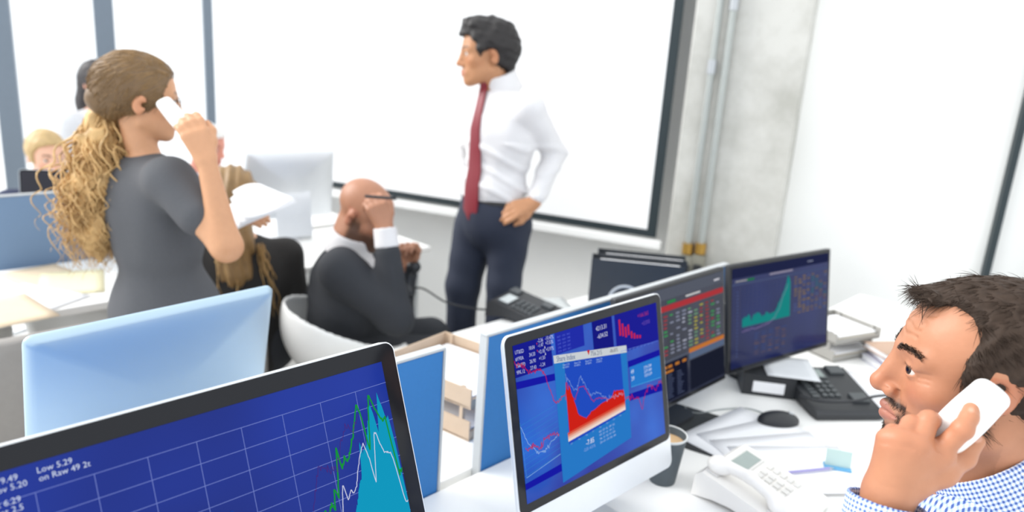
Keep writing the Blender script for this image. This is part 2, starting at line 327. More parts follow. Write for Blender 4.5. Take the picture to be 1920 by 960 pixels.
# share index monitor
A_ = pz(943, 633, 1.19); B_ = pz(1237, 548, 1.19); dd = B_-A_
m2, g = monitor('desktop_computer', (A_+B_)/2, math.atan2(dd[1], dd[0]), float(np.linalg.norm(dd)), .385, 13, 'silver monitor showing the red share index chart on a blue screen', screen=screen_mat('share_index_screen', '1626a4', '2a6fe0', 5.), chin=.062, bez=.019)
W, H = g.W, g.H
R = lambda x0, y0, x1, y1, c: g.rect(W*x0, H*y0, W*x1, H*y1, c)
Q = lambda pts, c: g.poly([(W*a, H*b) for a, b in pts], c)
R(.0, .80, .225, 1, '1a1f96'); R(.25, .86, .44, 1, '2430b0'); R(.50, .78, .645, 1, '191c86'); R(.665, .72, 1, 1, '20229a')
Q([(0, .73), (.235, .70), (.235, .745), (0, .775)], '1a1cae'); Q([(.74, .60), (1, .60), (1, .645), (.74, .645)], '1a1ca8'); Q([(0, .09), (.225, .10), (.225, .15), (0, .13)], '1a1cae'); Q([(.73, .36), (1, .33), (1, .39), (.73, .41)], '1a1ca8')
Q([(.225, .02), (.723, .095), (.738, .764), (.233, .861)], '2a7fd0'); Q([(.285, .25), (.69, .30), (.69, .735), (.298, .79)], '2450c8'); Q([(.233, .809), (.738, .712), (.738, .764), (.232, .861)], 'd3dadf')
Q([(.75, .45), (1, .43), (1, .60), (.75, .60)], '2a7fd6')
g.text('Share Index', W*.25, H*.815, H*.052, '1f4f8e', .72, -.19); Q([(.452, .822), (.472, .818), (.462, .785)], 'd01c24'); g.text('756.215', W*.476, H*.775, H*.046, '46557a', .8, -.19); g.text('-86.875', W*.61, H*.752, H*.038, '50404c', .8, -.19)
rows = [('UT&SD', '18.04', '-1.47', '+7.53%'), ('#Y90A', '34.33', '+2.18', '+5.97%'), ('3S&3FD', '26.90', '+1.50', ''), ('9PK.12', '27.43', '-1.24', '')]
for i, rw in enumerate(rows):
    for x, b in zip((.008, .088, .144, .19), rw): g.text(b, W*x, H*(.945-.042*i), H*.034, 'cfd6f6', .72, -.08)
for x, b in ((.144, '-2.36'), (.19, '-10.47%')): g.text(b, W*x, H*.975, H*.034, 'cfd6f6', .72, -.08)
for x, y in ((.136, .975), (.136, .93)): Q([(x, y), (x+.006, y), (x+.003, y-.016)], 'c23a3a')
for x, y in ((.182, .925), (.182, .883)): Q([(x, y), (x+.006, y), (x+.003, y+.018)], 'e6ecff')
g.text('4213.31', W*.525, H*.93, H*.044, 'dfe4fa', .85); g.text('-634.52', W*.53, H*.875, H*.044, 'dfe4fa', .85)
g.text('+166.565', W*.84, H*.93, H*.042, 'b83a68', .85); g.text('+3.593', W*.87, H*.865, H*.042, '7a58b8', .85)
for i, (h0, h1) in enumerate(((.845, .96), (.835, .925), (.82, .895), (.83, .905), (.80, .85), (.79, .83), (.785, .81), (.78, .803))): R(.692+i*.0215, h0, .706+i*.0215, h1, 'cc2a52')
g.line([(W*.69, H*.735), (W*.99, H*.715)], .0007, '6a8cf0')
for i in range(9): g.line([(W*(.70+.03*i), H*(.725-.002*i)), (W*(.705+.03*i), H*(.734-.002*i))], .0008, '8aa8ff')
for i in range(5): g.text('   '.join(''.join(random.choice('0123456789') for _ in range(4)) for _ in range(3)), W*.265, H*(.965-.024*i), H*.018, '5a6ce0', .9)
g.text('49', W*.756, H*.545, H*.045, 'dfeaff', .85); g.text('39', W*.756, H*.495, H*.045, 'dfeaff', .85)
for i, b in enumerate(('2734.208', '2377.484', '1239.239')): g.text(b, W*.86, H*(.545-.03*i), H*.03, 'dfeaff', .85)
g.line([(W*.75, H*.455), (W*.995, H*.435)], .0007, '62c8f0')
for i in range(4): g.text('Open 5.2k\nHi 4.831k', W*(.285+.075*i), H*(.775-.014*i), H*.017, 'b8d8f6', .9, -.15)
tp0 = [(.292, .60), (.296, .667), (.305, .60), (.315, .64), (.33, .56), (.345, .50), (.36, .42), (.385, .40), (.41, .372), (.43, .385), (.455, .41), (.48, .405), (.50, .42), (.53, .43), (.57, .43), (.60, .44), (.615, .475), (.65, .47), (.69, .46), (.695, .424)]
bl = lambda x: H*(.269+(x/W-.278)*.105)
g.area(interp([(W*a, H*b) for a, b in tp0], 110, .0012, 11), bl, 'd8241a')
for i, c in enumerate(('e0553f', 'ea8f78', 'f3c2b0', 'fae4da')): g.area([(W*.281, bl(W*.281)+H*(.06-.014*i)), (W*.695, bl(W*.695)+H*(.06-.014*i))], bl, c)
ln = lambda pts, n, amp, sd, wd, c: g.line(interp([(W*a, H*b) for a, b in pts], n, amp, sd), wd, c)
ln([(.285, .55), (.30, .66), (.33, .55), (.35, .53), (.38, .60), (.41, .595), (.44, .53), (.465, .46), (.50, .48), (.54, .45), (.60, .43)], 70, .0018, 12, .0011, 'c8242c')
ln([(.298, .70), (.32, .65), (.345, .59), (.37, .60), (.395, .66), (.42, .60), (.45, .52), (.50, .51), (.56, .45), (.69, .43)], 100, .0028, 13, .0006, '9fc4f2')
ln([(.0, .90), (.05, .85), (.09, .80), (.14, .81), (.17, .76), (.20, .62), (.22, .55), (.25, .57), (.29, .59)], 70, .0026, 14, .0013, 'c8243c')
ln([(.695, .40), (.75, .375), (.80, .34), (.83, .27), (.86, .38), (.89, .42), (.93, .37), (.999, .40)], 50, .004, 15, .0013, 'c8243c')
ln([(.0, .50), (.02, .42), (.05, .35), (.09, .29), (.13, .28), (.18, .32), (.225, .34)], 50, .0022, 16, .0007, 'bfe0ff')
ln([(.02, .34), (.06, .35), (.1, .31), (.14, .36), (.18, .37), (.225, .35)], 60, .0028, 17, .0013, 'c8243c')
for i in range(10): g.line([(0, H*(.50-.036*i)), (W*.225, H*(.545-.036*i))], .0004, '3a9ad8')
g.line([(W*.01, H*.165), (W*.225, H*.215)], .0008, '9fd0f6'); g.line([(W*.01, H*.165), (W*.0, H*.52)], .0005, '5ab0e8')
for i in range(8): g.text(('Jan', 'Mar', 'May', 'Jul', 'Sep', 'Nov', 'Dec', 'Feb')[i], W*(.295+.05*i), H*(.245+.0055*i), H*.016, '9ab6f0', .9)
g.text('-7.85', W*.394, H*.19, H*.05, 'eef4ff', .85); g.text('-2.55 -4.31%', W*.375, H*.155, H*.03, '9ab8f4', .8)
for i in range(4): g.text('  '.join(''.join(random.choice('0123456789.') for _ in range(3)) for _ in range(5)), W*.49, H*(.235-.026*i), H*.02, 'b8d0f8', .9, .05)
g.build(g.par)
# table-of-quotes monitor and dark blue monitor
TR3 = pz(1357, 500, 1.13)
m3, g = monitor('flat_monitor', TR3-tdir*.25, TH, .5, .322, 10, 'slim black monitor with a table of quotes and red band, behind the share index monitor', style='flat', screen=screen_mat('quotes_screen', '23283c', '3c4258', 6., .8), bez=.01)
W, H = g.W, g.H
g.rect(0, H*.9, W, H, '5a5f6c'); g.rect(0, H*.80, W, H*.85, 'b23a40'); g.rect(W*.6, H*.87, W*.75, H*.885, 'd8d8d8'); g.rect(W*.42, H*.862, W*.5, H*.885, '2f8a4a'); g.rect(W*.9, H*.93, W*.96, H*.945, 'e0e0e8')
cs = ('8a90a4', 'b0b4c4', '6f9a78', 'b0a848', '9a3a40', 'a04048', '3f9a58', '8a90a4')
for c in range(16):
    for r in range(11):
        if random.random() < .85: g.rect(W*(.02+c*.06), H*(.75-r*.033), W*(.06+c*.06-random.random()*.015), H*(.765-r*.033), random.choice(cs[max(0, c % 8-1):c % 8+1]))
g.rect(W*.62, H*.36, W, H*.40, 'c87838'); g.rect(W*.62, H*.3, W, H*.36, '5a6a86'); g.rect(0, H*.36, W*.62, H*.38, '565c6c'); g.rect(0, H*.02, W*.6, H*.35, '171c30'); g.rect(W*.63, H*.02, W, H*.29, '1c2030')
for i in range(4): g.rect(W*(.34+.07*i), H*.305, W*(.38+.07*i+.02*(i == 0)), H*.33, 'c07a34')
g.rect(W*.36, H*.265, W*.46, H*.285, 'c07a34')
for r in range(10):
    for c in range(6): g.rect(W*(.02+.095*c), H*(.24-r*.022), W*(.06+.095*c+random.random()*.03), H*(.246-r*.022), '5a6484')
g.build(g.par)
A_ = pz(1367, 498, 1.13); B_ = pz(1557, 466, 1.13); dd = B_-A_
m4_, g = monitor('flat_monitor', (A_+B_)/2, math.atan2(dd[1], dd[0]), float(np.linalg.norm(dd)), .318, 9, 'slim black monitor with a teal chart on dark blue, by the grey letter tray', style='flat', screen=screen_mat('dark_blue_screen', '141d4e', '1f2f72', 3., .9), bez=.012)
W, H = g.W, g.H
g.rect(0, H*.9, W, H, '23284a'); g.rect(0, H*.83, W, H*.85, '4a5478'); g.rect(W*.36, H*.875, W*.6, H*.893, '9a94a8'); g.rect(W*.03, H*.862, W*.14, H*.878, '9a9aa0'); g.rect(W*.14, H*.86, W*.21, H*.88, '1f7a44'); g.rect(W*.76, H*.94, W*.82, H*.95, '9aa0b8')
for k in range(12): g.line([(W*.1, H*(.8-.036*k)), (W*.58, H*(.8-.036*k))], .0006, '24407a')
for k in range(12): g.line([(W*(.1+.04*k), H*.4), (W*(.1+.04*k), H*.8)], .0006, '24407a')
pts = [(.1, .48), (.13, .5), (.16, .52), (.19, .46), (.22, .50), (.26, .52), (.29, .46), (.34, .5), (.38, .47), (.43, .5), (.46, .56), (.5, .66), (.53, .74), (.555, .84), (.57, .8), (.58, .76)]
g.area(interp([(W*a, H*b) for a, b in pts], 70, .003, 21), lambda x: H*.4, '1c8a86')
ln2 = lambda pts, n, amp, sd, wd, c: g.line(interp([(W*a, H*b) for a, b in pts], n, amp, sd), wd, c)
ln2([(.1, .36), (.25, .36), (.36, .38), (.42, .42), (.47, .5), (.5, .62), (.55, .74)], 60, .0015, 22, .0012, 'a890c0')
for c in range(8):
    for r in range(13):
        if random.random() < .8: g.rect(W*(.62+c*.047), H*(.79-r*.032), W*(.645+c*.047+random.random()*.012), H*(.806-r*.032), random.choice(('7a6a58', '5a6488', '6f5a60', '3a6a78') if c > 3 else ('8a744e', '7a6a58', '54608a')))
for c in range(5):
    for r in range(9): g.rect(W*(.22+c*.07), H*(.30-r*.026), W*(.25+c*.07+random.random()*.02), H*(.306-r*.026), random.choice(('6a5a60', '40588e', '8a6a50')))
for r in range(20): g.rect(W*.045, H*(.76-r*.034), W*.058, H*(.768-r*.034), '5a6a9a')
g.build(g.par)
# backs of the far computers
A_ = pz(40, 632, 1.13); B_ = pz(509, 533, 1.13); dd = A_-B_
monitor('desktop_computer', (A_+B_)/2, math.atan2(dd[1], dd[0]), float(np.linalg.norm(dd)), .37, 11, 'blank silver back of the monitor behind the nearest blue chart monitor', screen=screen_mat('off_screen', '0a0b10', '101218'), back=M_aluback)
A_ = pz(458, 283, 1.16); B_ = pz(626, 280, 1.16); dd = A_-B_
monitor('desktop_computer', (A_+B_)/2, math.atan2(dd[1], dd[0]), float(np.linalg.norm(dd)), .33, 6, 'pale silver back of the far monitor in front of the projection screen', screen=screen_mat('off_screen2', '0a0b10', '101218'), chin=.05)
q = px(92, 318, 3.3); monitor('flat_monitor', (q[0], q[1], q[2]), TH-.55, .24, .2, 8, 'small dark monitor with a pale rim in front of the far seated blonde woman', style='imac', screen=screen_mat('dark_screen3', '3a3a40', '42424a'), chin=.0, bez=.008)
q = px(372, 333, 3.2); monitor('flat_monitor', (q[0], q[1], q[2]), TH-.6, .24, .22, 5, 'dark monitor half hidden behind the arm of the curly haired woman', style='flat', screen=screen_mat('dark_screen4', '2c2d33', '303138'), bez=.008)
# ------------------------------------------------------------------ bodies: smooth distance fields turned into one skin
V3 = lambda *a: np.array(a, np.float64)
class Body:
    def __init__(s): s.ops = []; s.lo = V3(9e9, 9e9, 9e9); s.hi = -s.lo
    def _op(s, op, f, k, pts, r):
        P = np.array(pts); lo = P.min(0)-r; hi = P.max(0)+r
        if op == 'u': s.lo = np.minimum(s.lo, lo); s.hi = np.maximum(s.hi, hi)
        s.ops.append((op, f, k, lo, hi)); return s
    def cone(s, a, b, ra, rb=None, k=.02, op='u'):
        a = np.array(a, float); b = np.array(b, float); rb = ra if rb is None else rb; ba = b-a; bb = ba@ba+1e-12
        def f(P):
            t = np.clip((P-a)@ba/bb, 0, 1); return np.linalg.norm(P-a-t[:, None]*ba, axis=1)-(ra+(rb-ra)*t)
        return s._op(op, f, k, (a, b), max(ra, rb))
    def chain(s, pts, rs, k=.02):
        for i in range(len(pts)-1): s.cone(pts[i], pts[i+1], rs[i], rs[i+1], k)
        return s
    def ball(s, c, r, k=.01, op='u'): return s.cone(c, np.array(c)+1e-6, r, r, k, op)
    def ell(s, c, r, R=None, k=.02, op='u'):
        c = np.array(c, float); r = np.array(r, float); R = np.eye(3) if R is None else R
        def f(P):
            q = (P-c)@R; k0 = np.linalg.norm(q/r, axis=1); k1 = np.linalg.norm(q/(r*r), axis=1)+1e-9; return k0*(k0-1)/k1
        return s._op(op, f, k, (c,), np.sqrt(((R*r)**2).sum(1)))
    def box(s, c, h, R=None, rad=.005, k=.01, op='u'):
        c = np.array(c, float); ext = np.abs((np.eye(3) if R is None else R)*np.array(h)).sum(1); h = np.array(h, float)-rad; R = np.eye(3) if R is None else R
        def f(P):
            q = np.abs((P-c)@R)-h; return np.linalg.norm(np.maximum(q, 0), axis=1)+np.minimum(q.max(1), 0)-rad
        return s._op(op, f, k, (c,), ext)
    def cut(s, p, n, k=.004):         # keep the side that n points away from
        p = np.array(p, float); n = np.array(n, float); n = n/np.linalg.norm(n); s.ops.append(('i', lambda P: (P-p)@n, k, None, None)); return s
    def ev(s, P, far=.05):
        out = np.empty(len(P))
        for i0 in range(0, len(P), 16384):
            Q = P[i0:i0+16384]; ql = Q.min(0); qh = Q.max(0); d = np.full(len(Q), far)
            for op, f, k, lo, hi in s.ops:
                if lo is not None:
                    m = k+(far if op == 'u' else .002)
                    if (ql > hi+m).any() or (qh < lo-m).any(): continue
                e = f(Q)
                if op == 'u': h = np.maximum(k-np.abs(d-e), 0)/k; d = np.minimum(d, e)-h*h*k*.25
                else:
                    if op == 's': e = -e
                    h = np.maximum(k-np.abs(d-e), 0)/k; d = np.maximum(d, e)+h*h*k*.25
            out[i0:i0+16384] = d
        return out
    def mesh(s, name, h=.005, disp=None):
        lo = s.lo-3*h; n = np.ceil((s.hi+3*h-lo)/(4*h)).astype(int)+1
        G = [lo[i]+np.arange(n[i])*4*h+1.5*h for i in range(3)]          # coarse cell centres
        P = np.stack(np.meshgrid(*G, indexing='ij'), -1).reshape(-1, 3); dc = s.ev(P, 4*h*2+.03).reshape(n)
        D = np.repeat(np.repeat(np.repeat(dc.astype(np.float32), 4, 0), 4, 1), 4, 2)
        near = np.argwhere(np.abs(dc) < 4*h*1.1+.006)
        o = np.stack(np.meshgrid(*[np.arange(4)]*3, indexing='ij'), -1).reshape(-1, 3)
        idx = (near[:, None]*4+o[None]).reshape(-1, 3); Q = lo+idx*h; dv = s.ev(Q)
        if disp is not None: dv = dv-disp(Q)
        D[idx[:, 0], idx[:, 1], idx[:, 2]] = dv
        return nets(name, D, lo, h)
def quadmesh(name, V, Fq):
    me = bpy.data.meshes.new(name); me.vertices.add(len(V)); me.vertices.foreach_set('co', V.astype(np.float32).ravel())
    me.loops.add(Fq.size); me.loops.foreach_set('vertex_index', Fq.ravel().astype(np.int32)); me.polygons.add(len(Fq))
    me.polygons.foreach_set('loop_start', np.arange(0, Fq.size, 4, dtype=np.int32)); me.polygons.foreach_set('loop_total', np.full(len(Fq), 4, np.int32))
    me.polygons.foreach_set('use_smooth', np.ones(len(Fq), bool)); me.update(calc_edges=True); return me
def nets(name, D, lo, h):
    S = D < 0; nx, ny, nz = D.shape; st = np.array([ny*nz, nz, 1]); keys = []; pts = []; cr = []
    def sl(ax, a, b): q = [slice(None)]*3; q[ax] = slice(a, b); return tuple(q)
    Df = D.ravel()
    for ax in range(3):
        e = np.argwhere(S[sl(ax, 0, -1)] != S[sl(ax, 1, None)])
        e = e[(e.min(1) > 0) & (e[:, 0] < nx-2) & (e[:, 1] < ny-2) & (e[:, 2] < nz-2)]
        ke = e@st; d0 = Df[ke]; d1 = Df[ke+st[ax]]; t = d0/(d0-d1+1e-12); p = e.astype(float); p[:, ax] += t; b, c = [(1, 2), (2, 0), (0, 1)][ax]
        K = np.stack([ke, ke-st[b], ke-st[b]-st[c], ke-st[c]], 1); ins = d0 < 0; K[~ins] = K[~ins][:, ::-1]
        keys.append(K); pts.append(np.repeat(p, 4, 0))
    K = np.concatenate(keys); P = np.concatenate(pts); uq, inv = np.unique(K.ravel(), return_inverse=True); inv = inv.ravel(); cn = np.bincount(inv)
    V = np.stack([np.bincount(inv, P[:, i])/cn for i in range(3)], 1)*h+lo
    return quadmesh(name, V, inv.reshape(-1, 4))
def verts(me): a = np.empty(len(me.vertices)*3, np.float32); me.vertices.foreach_get('co', a); return a.reshape(-1, 3).astype(float)
def paint(me, C, name='Col'):
    at = me.attributes.new(name, 'FLOAT_COLOR', 'POINT'); at.data.foreach_set('color', np.concatenate([C, np.ones((len(C), 1))], 1).astype(np.float32).ravel())
def skin(name, body, root, m, h=.005, col=None, disp=None):
    me = body.mesh(name, h, disp)
    if col is not None: paint(me, col(verts(me)))
    inv = root.matrix_basis.inverted(); me.transform(inv)
    return link(name, me, m, root)
class Frame:                          # x to the person's right, y forward, z up
    def __init__(s, c, fwd, up, sc=1.):
        s.c = np.array(c, float); y = np.array(fwd, float); y /= np.linalg.norm(y); z = np.array(up, float); z -= y*(z@y); z /= np.linalg.norm(z)
        s.R = np.stack([np.cross(y, z), y, z], 1); s.s = sc
    def __call__(s, x, y, z): return s.c + s.R@(np.array([x, y, z])*s.s)
    def loc(s, P): return (P-s.c)@s.R/s.s
def head(b, f, female=False, fine=True, ear=(-.014, -.002), cr=.084):
    k = f.s; E = lambda c, r, kk=.02, op='u', R=None: b.ell(f(*c), np.array(r)*k, f.R if R is None else f.R@R, kk*k, op)
    Cn = lambda a, c, ra, rb, kk=.01, op='u': b.cone(f(*a), f(*c), ra*k, rb*k, kk*k, op)
    E((0, -.018, .047), (.076, .097, cr), .02); E((0, .035, .03), (.063, .058, .068), .04)
    E((0, .038, -.035), (.056, .05, .066), .03)
    jw = .040 if female else .047
    for s in (-1, 1):
        Cn((s*jw, -.002, -.052), (s*.018, .064, -.09), .020, .015, .03)
        E((s*.043, .056, -.014), (.02, .02, .017), .02)
    b.ball(f(0, .076, -.092), .017*k, .02*k)
    if fine:
        for s in (-1, 1): Cn((s*.046, .073, .027), (s*.012, .0895, .024), .009, .0095, .014)
        for s in (-1, 1): b.ball(f(s*.032, .104, .009), .0165*k, .012*k, 's')
        E((0, .076, -.058), (.029, .021, .026), .016)
        for s in (-1, 1):
            b.ball(f(s*.031, .0775, .009), .0146*k, .003*k)
            E((s*.0320, .0915, .0083), (.0160, .0135, .0050), .002, 's', rotz(s*-.35))
            Cn((s*.019, .0870, .0165), (s*.046, .080, .0165), .003, .003, .008)
        E((0, .083, -.008), (.0145, .021, .028), .01)
        Cn((0, .089, .024), (0, .1120, -.023), .0062, .0085, .014); b.ball(f(0, .1105, -.0280), .0102*k, .008*k)
        for s in (-1, 1): b.ball(f(s*.0125, .0980, -.0315), .0085*k, .007*k); b.ball(f(s*.0062, .1025, -.0395), .0032*k, .003*k, 's')
        for s in (-1, 1):
            Cn((s*.024, .086, -.0585), (0, .0985, -.055), .0038, .0058, .005); Cn((s*.022, .086, -.064), (0, .0965, -.067), .0042, .0068, .005)
            Cn((s*.027, .088, -.0605), (0, .104, -.061), .0014, .0018, .0025, 's')
    else:
        Cn((0, .085, .022), (0, .11, -.022), .008, .012, .016)
    for s in (-1, 1):
        R = rotz(s*-.35)@rotx(-.15)
        E((s*.078, *ear), (.008, .0195, .031), .008, R=R)
        if fine: b.ball(f(s*.089, ear[0]+.007, ear[1]-.002), .0115*k, .006*k, 's')
def finger(b, pts, r0, r1, k=.006):
    n = len(pts); rs = [r0+(r1-r0)*i/(n-1) for i in range(n)]; b.chain(pts, rs, k)
def fcol(base, f=None, beard=None, lips='b5685c', iris='4a3526', brow=None, redden=.10):
    base = np.array(lin(base))
    def fn(P):
        C = np.tile(base, (len(P), 1))
        if f is None: return C
        L = f.loc(P); ax = np.abs(L[:, 0]); near = (np.linalg.norm(L-np.array([0, .02, 0]), axis=1) < .16)
        def mix(w, c): nonlocal C; w = np.clip(w, 0, 1)[:, None]; C = C*(1-w)+np.array(c)*w
        sm = lambda x, a, c: np.clip((x-a)/(c-a), 0, 1)
        ckk = np.exp(-(((ax-.045)/.02)**2+((L[:, 2]+.02)/.02)**2))*(L[:, 1] > .02)*near; mix(ckk*redden*3, base*np.array([1.05, .72, .66]))
        nn = np.exp(-((np.linalg.norm(L-np.array([0, .113, -.025]), axis=1))/.018)**2); mix(nn*redden*3, base*np.array([1.03, .7, .62]))
        er = ((ax > .072) & (np.abs(L[:, 2]) < .036) & (L[:, 1] < .015) & (L[:, 1] > -.045) & near); mix(er*redden*3., base*np.array([1.0, .62, .55]))
        if beard is not None: mix(beard(L)*near, lin('2f241d'))
        lp = ((ax < .027-.0) & (L[:, 1] > .083) & (np.abs(L[:, 2]+.061) < .0115*(1-(ax/.03)**2)+.0005)); mix(lp*.6*near, lin(lips))
        La = L.copy(); La[:, 0] = ax; de = np.linalg.norm(La-np.array([.031, .0775, .009]), axis=1)
        lash = (La[:, 1] > .083) & (np.abs(de-.0146) < .0012) & (L[:, 2] > .0125) & (L[:, 2] < .0155) & (ax > .019) & (ax < .045) & near; mix(lash*.75, lin('2f241d'))
        if brow:
            zb = .0295+.005*np.sin(np.clip((ax-.012)/.04, 0, 1)*2.6); w = (ax > .0115) & (ax < .054) & (L[:, 1] > .055) & (np.abs(L[:, 2]-zb) < .0038*(1.1-.6*np.clip((ax-.012)/.042, 0, 1))); mix(w*.92*near, lin(brow))
        return C
    return fn
def strands(name, paths, r, root, m, taper=True):
    mb_v = []; mb_f = []; k = 0
    for p in paths:
        p = np.array(p); n = len(p); t = np.gradient(p, axis=0); t /= np.linalg.norm(t, axis=1)[:, None]+1e-9
        u = np.cross(t, [.3, .5, .81]); u /= np.linalg.norm(u, axis=1)[:, None]+1e-9; v = np.cross(t, u)
        rr = (r*(1-.85*np.linspace(0, 1, n)**2) if taper else np.full(n, r))[:, None]
        for a in (0, 2.094, 4.189): mb_v.append(p+(u*math.cos(a)+v*math.sin(a))*rr)
        i = np.arange(n-1)
        for a in range(3):
            q = (a+1) % 3; mb_f.append(np.stack([k+a*n+i, k+q*n+i, k+q*n+i+1, k+a*n+i+1], 1))
        k += 3*n
    me = quadmesh(name, np.concatenate(mb_v), np.concatenate(mb_f))
    me.transform(root.matrix_basis.inverted()); return link(name, me, m, root)
def wob(P, sc, seed=0):               # cheap smooth noise for folds and locks
    r = np.random.default_rng(seed); o = np.zeros(len(P))
    for i in range(5):
        d = r.normal(size=3); d /= np.linalg.norm(d); o += np.sin(P@d*sc*(1+.45*i)+r.uniform(0, 6.3)+1.3*np.sin(P@r.normal(size=3)*sc*.5))/(1+.5*i)
    return o/2.5
def eyes(f, root, iris='4a3526', gaze=(0, 1, 0)):
    g = f.R@np.array(gaze, float); g /= np.linalg.norm(g)
    mats = (mat('eye_white', 'd6ccc4', .15, noise=.02), mat('iris_'+iris, iris, .15), mat('pupil', '060606', .1))
    for s in (-1, 1):
        c = f(s*.031, .0775, .009); u = np.cross(g, [0, 0, 1.]); u /= np.linalg.norm(u); v = np.cross(u, g); r = .0131*f.s; rings = []; n = 20
        A = np.radians([0.5, 6, 12.5, 12.6, 20, 28.5, 28.6, 40, 60, 85, 110, 140, 170])
        for a in A: rings.append([c+r*(g*math.cos(a)+(u*math.cos(2*math.pi*k/n)+v*math.sin(2*math.pi*k/n))*math.sin(a)) for k in range(n)])
        mb = MB(); mb.loft(rings); mb.mi = [2 if i//n < 3 else 1 if i//n < 6 else 0 for i in range(len(mb.f))]; mb.mi[-2] = 2; mb.mi[-1] = 0
        me = mb.mesh('eyeball'); me.transform(root.matrix_basis.inverted()); link('eyeball', me, list(mats), root, True)
def person(label, loc): return empty('person', loc, 0, label, 'person')
M_skin = mat('skin', 'd8a184', .45, noise=.07, nscale=70, bump=.06, attr='Col', sss=.05, spec=.4)

def hair_cap(f, th, cr=.084):    # the skull grown outwards by the thickness of the hair
    c = Body(); k = f.s; c.ell(f(0, -.018, .047), np.array((.076, .097, cr))*k, f.R, .02*k); c.ell(f(0, .035, .03), np.array((.063, .058, .068))*k, f.R, .04*k)
    h = Body(); h._op('u', lambda P: c.ev(P, .08)-th*k, .01, [f(0, 0, .04)], .135*k); return h
def hand(b, wr, dr, nr, side, curl=.3, s=1., spread=1., k=.006):
    y = np.array(dr, float); y /= np.linalg.norm(y); z = np.array(nr, float); z -= y*(z@y); z /= np.linalg.norm(z); x = np.cross(y, z)*side
    q = lambda a, c, d: np.array(wr)+(x*a+y*c+z*d)*s
    for a in (.024, .008, -.008, -.022): b.cone(q(a*.45, .01, 0), q(a*1.15, .08, 0), .016*s, .0125*s, .014)
    for i, (a, L, r) in enumerate(((.029, .068, .0098), (.0098, .077, .0102), (-.0095, .071, .0096), (-.027, .056, .0085))):
        p = q(a, .083, 0); P = [p]; t = 0
        for j, fr in enumerate((.46, .3, .24)):
            t += curl*(1+.12*i)*(1, 1.15, .8)[j]; p = p+(y*math.cos(t)-z*math.sin(t)+x*(a*3*spread*(j == 0)))*L*fr*s; P.append(p)
        b.chain(P, [r*1.05*s, r*s, r*.92*s, r*.78*s], k*s)
    b.chain([q(.016, .018, -.004), q(.038, .05, -.012), q(.05, .08, -.02), q(.05, .105, -.03)], [.017*s, .0125*s, .011*s, .009*s], .012)
def limbs(b, pts, rs, k=.03): return b.chain([np.array(p) for p in pts], rs, k)
def pv(x, y, Y):                       # where a line of sight meets the upright plane at distance Y
    r = c_f + c_r*((x-960)/F) + c_u*((480-y)/F); return CC + r*(Y/r[1])
# ------------------------------------------------------------------ the man on the telephone, front right
def gingham():
    m = bpy.data.materials.new('blue_gingham_cotton'); m.use_nodes = True; nt = m.node_tree; b = nt.nodes['Principled BSDF']; b.inputs['Roughness'].default_value = .8
    at = nt.nodes.new('ShaderNodeAttribute'); at.attribute_name = 'Col'; sp = nt.nodes.new('ShaderNodeSeparateColor'); nt.links.new(at.outputs['Color'], sp.inputs[0])
    def wv(o):
        a = nt.nodes.new('ShaderNodeMath'); a.operation = 'MULTIPLY'; a.inputs[1].default_value = 2*math.pi/.0058*4; nt.links.new(sp.outputs[o], a.inputs[0])
        c = nt.nodes.new('ShaderNodeMath'); c.operation = 'SINE'; nt.links.new(a.outputs[0], c.inputs[0])
        d = nt.nodes.new('ShaderNodeMapRange'); d.inputs['From Min'].default_value = -.35; d.inputs['From Max'].default_value = .35; nt.links.new(c.outputs[0], d.inputs['Value']); return d
    s_ = nt.nodes.new('ShaderNodeMath'); s_.operation = 'ADD'; nt.links.new(wv(0).outputs[0], s_.inputs[0]); nt.links.new(wv(1).outputs[0], s_.inputs[1])
    h = nt.nodes.new('ShaderNodeMath'); h.operation = 'MULTIPLY'; h.inputs[1].default_value = .5; nt.links.new(s_.outputs[0], h.inputs[0])
    cr = nt.nodes.new('ShaderNodeValToRGB'); cr.color_ramp.elements[0].color = (*lin('eef2fa'), 1); cr.color_ramp.elements[1].color = (*lin('3f5a9c'), 1)
    e = cr.color_ramp.elements.new(.5); e.color = (*lin('a9bbe0'), 1)
    nt.links.new(h.outputs[0], cr.inputs['Fac']); nt.links.new(cr.outputs[0], b.inputs['Base Color']); return m
M_ging = gingham()
def plane_uv(o, a, c, sc=.25):
    a = np.array(a, float); a /= np.linalg.norm(a); c = np.array(c, float); c -= a*(a@c); c /= np.linalg.norm(c)
    return lambda P: np.stack([(P-o)@a*sc+2, (P-o)@c*sc+2, np.zeros(len(P))], 1)
def tube_uv(p, q, R, sc=.25):
    p = np.array(p, float); a = np.array(q, float)-p; a /= np.linalg.norm(a); u = np.cross(a, [0, 0, 1.]); u /= np.linalg.norm(u); v = np.cross(a, u)
    def fn(P):
        d = P-p; x = d@u; y = d@v; return np.stack([np.arctan2(y, -x)*R*sc+2, d@a*sc+2, np.zeros(len(P))], 1)
    return fn
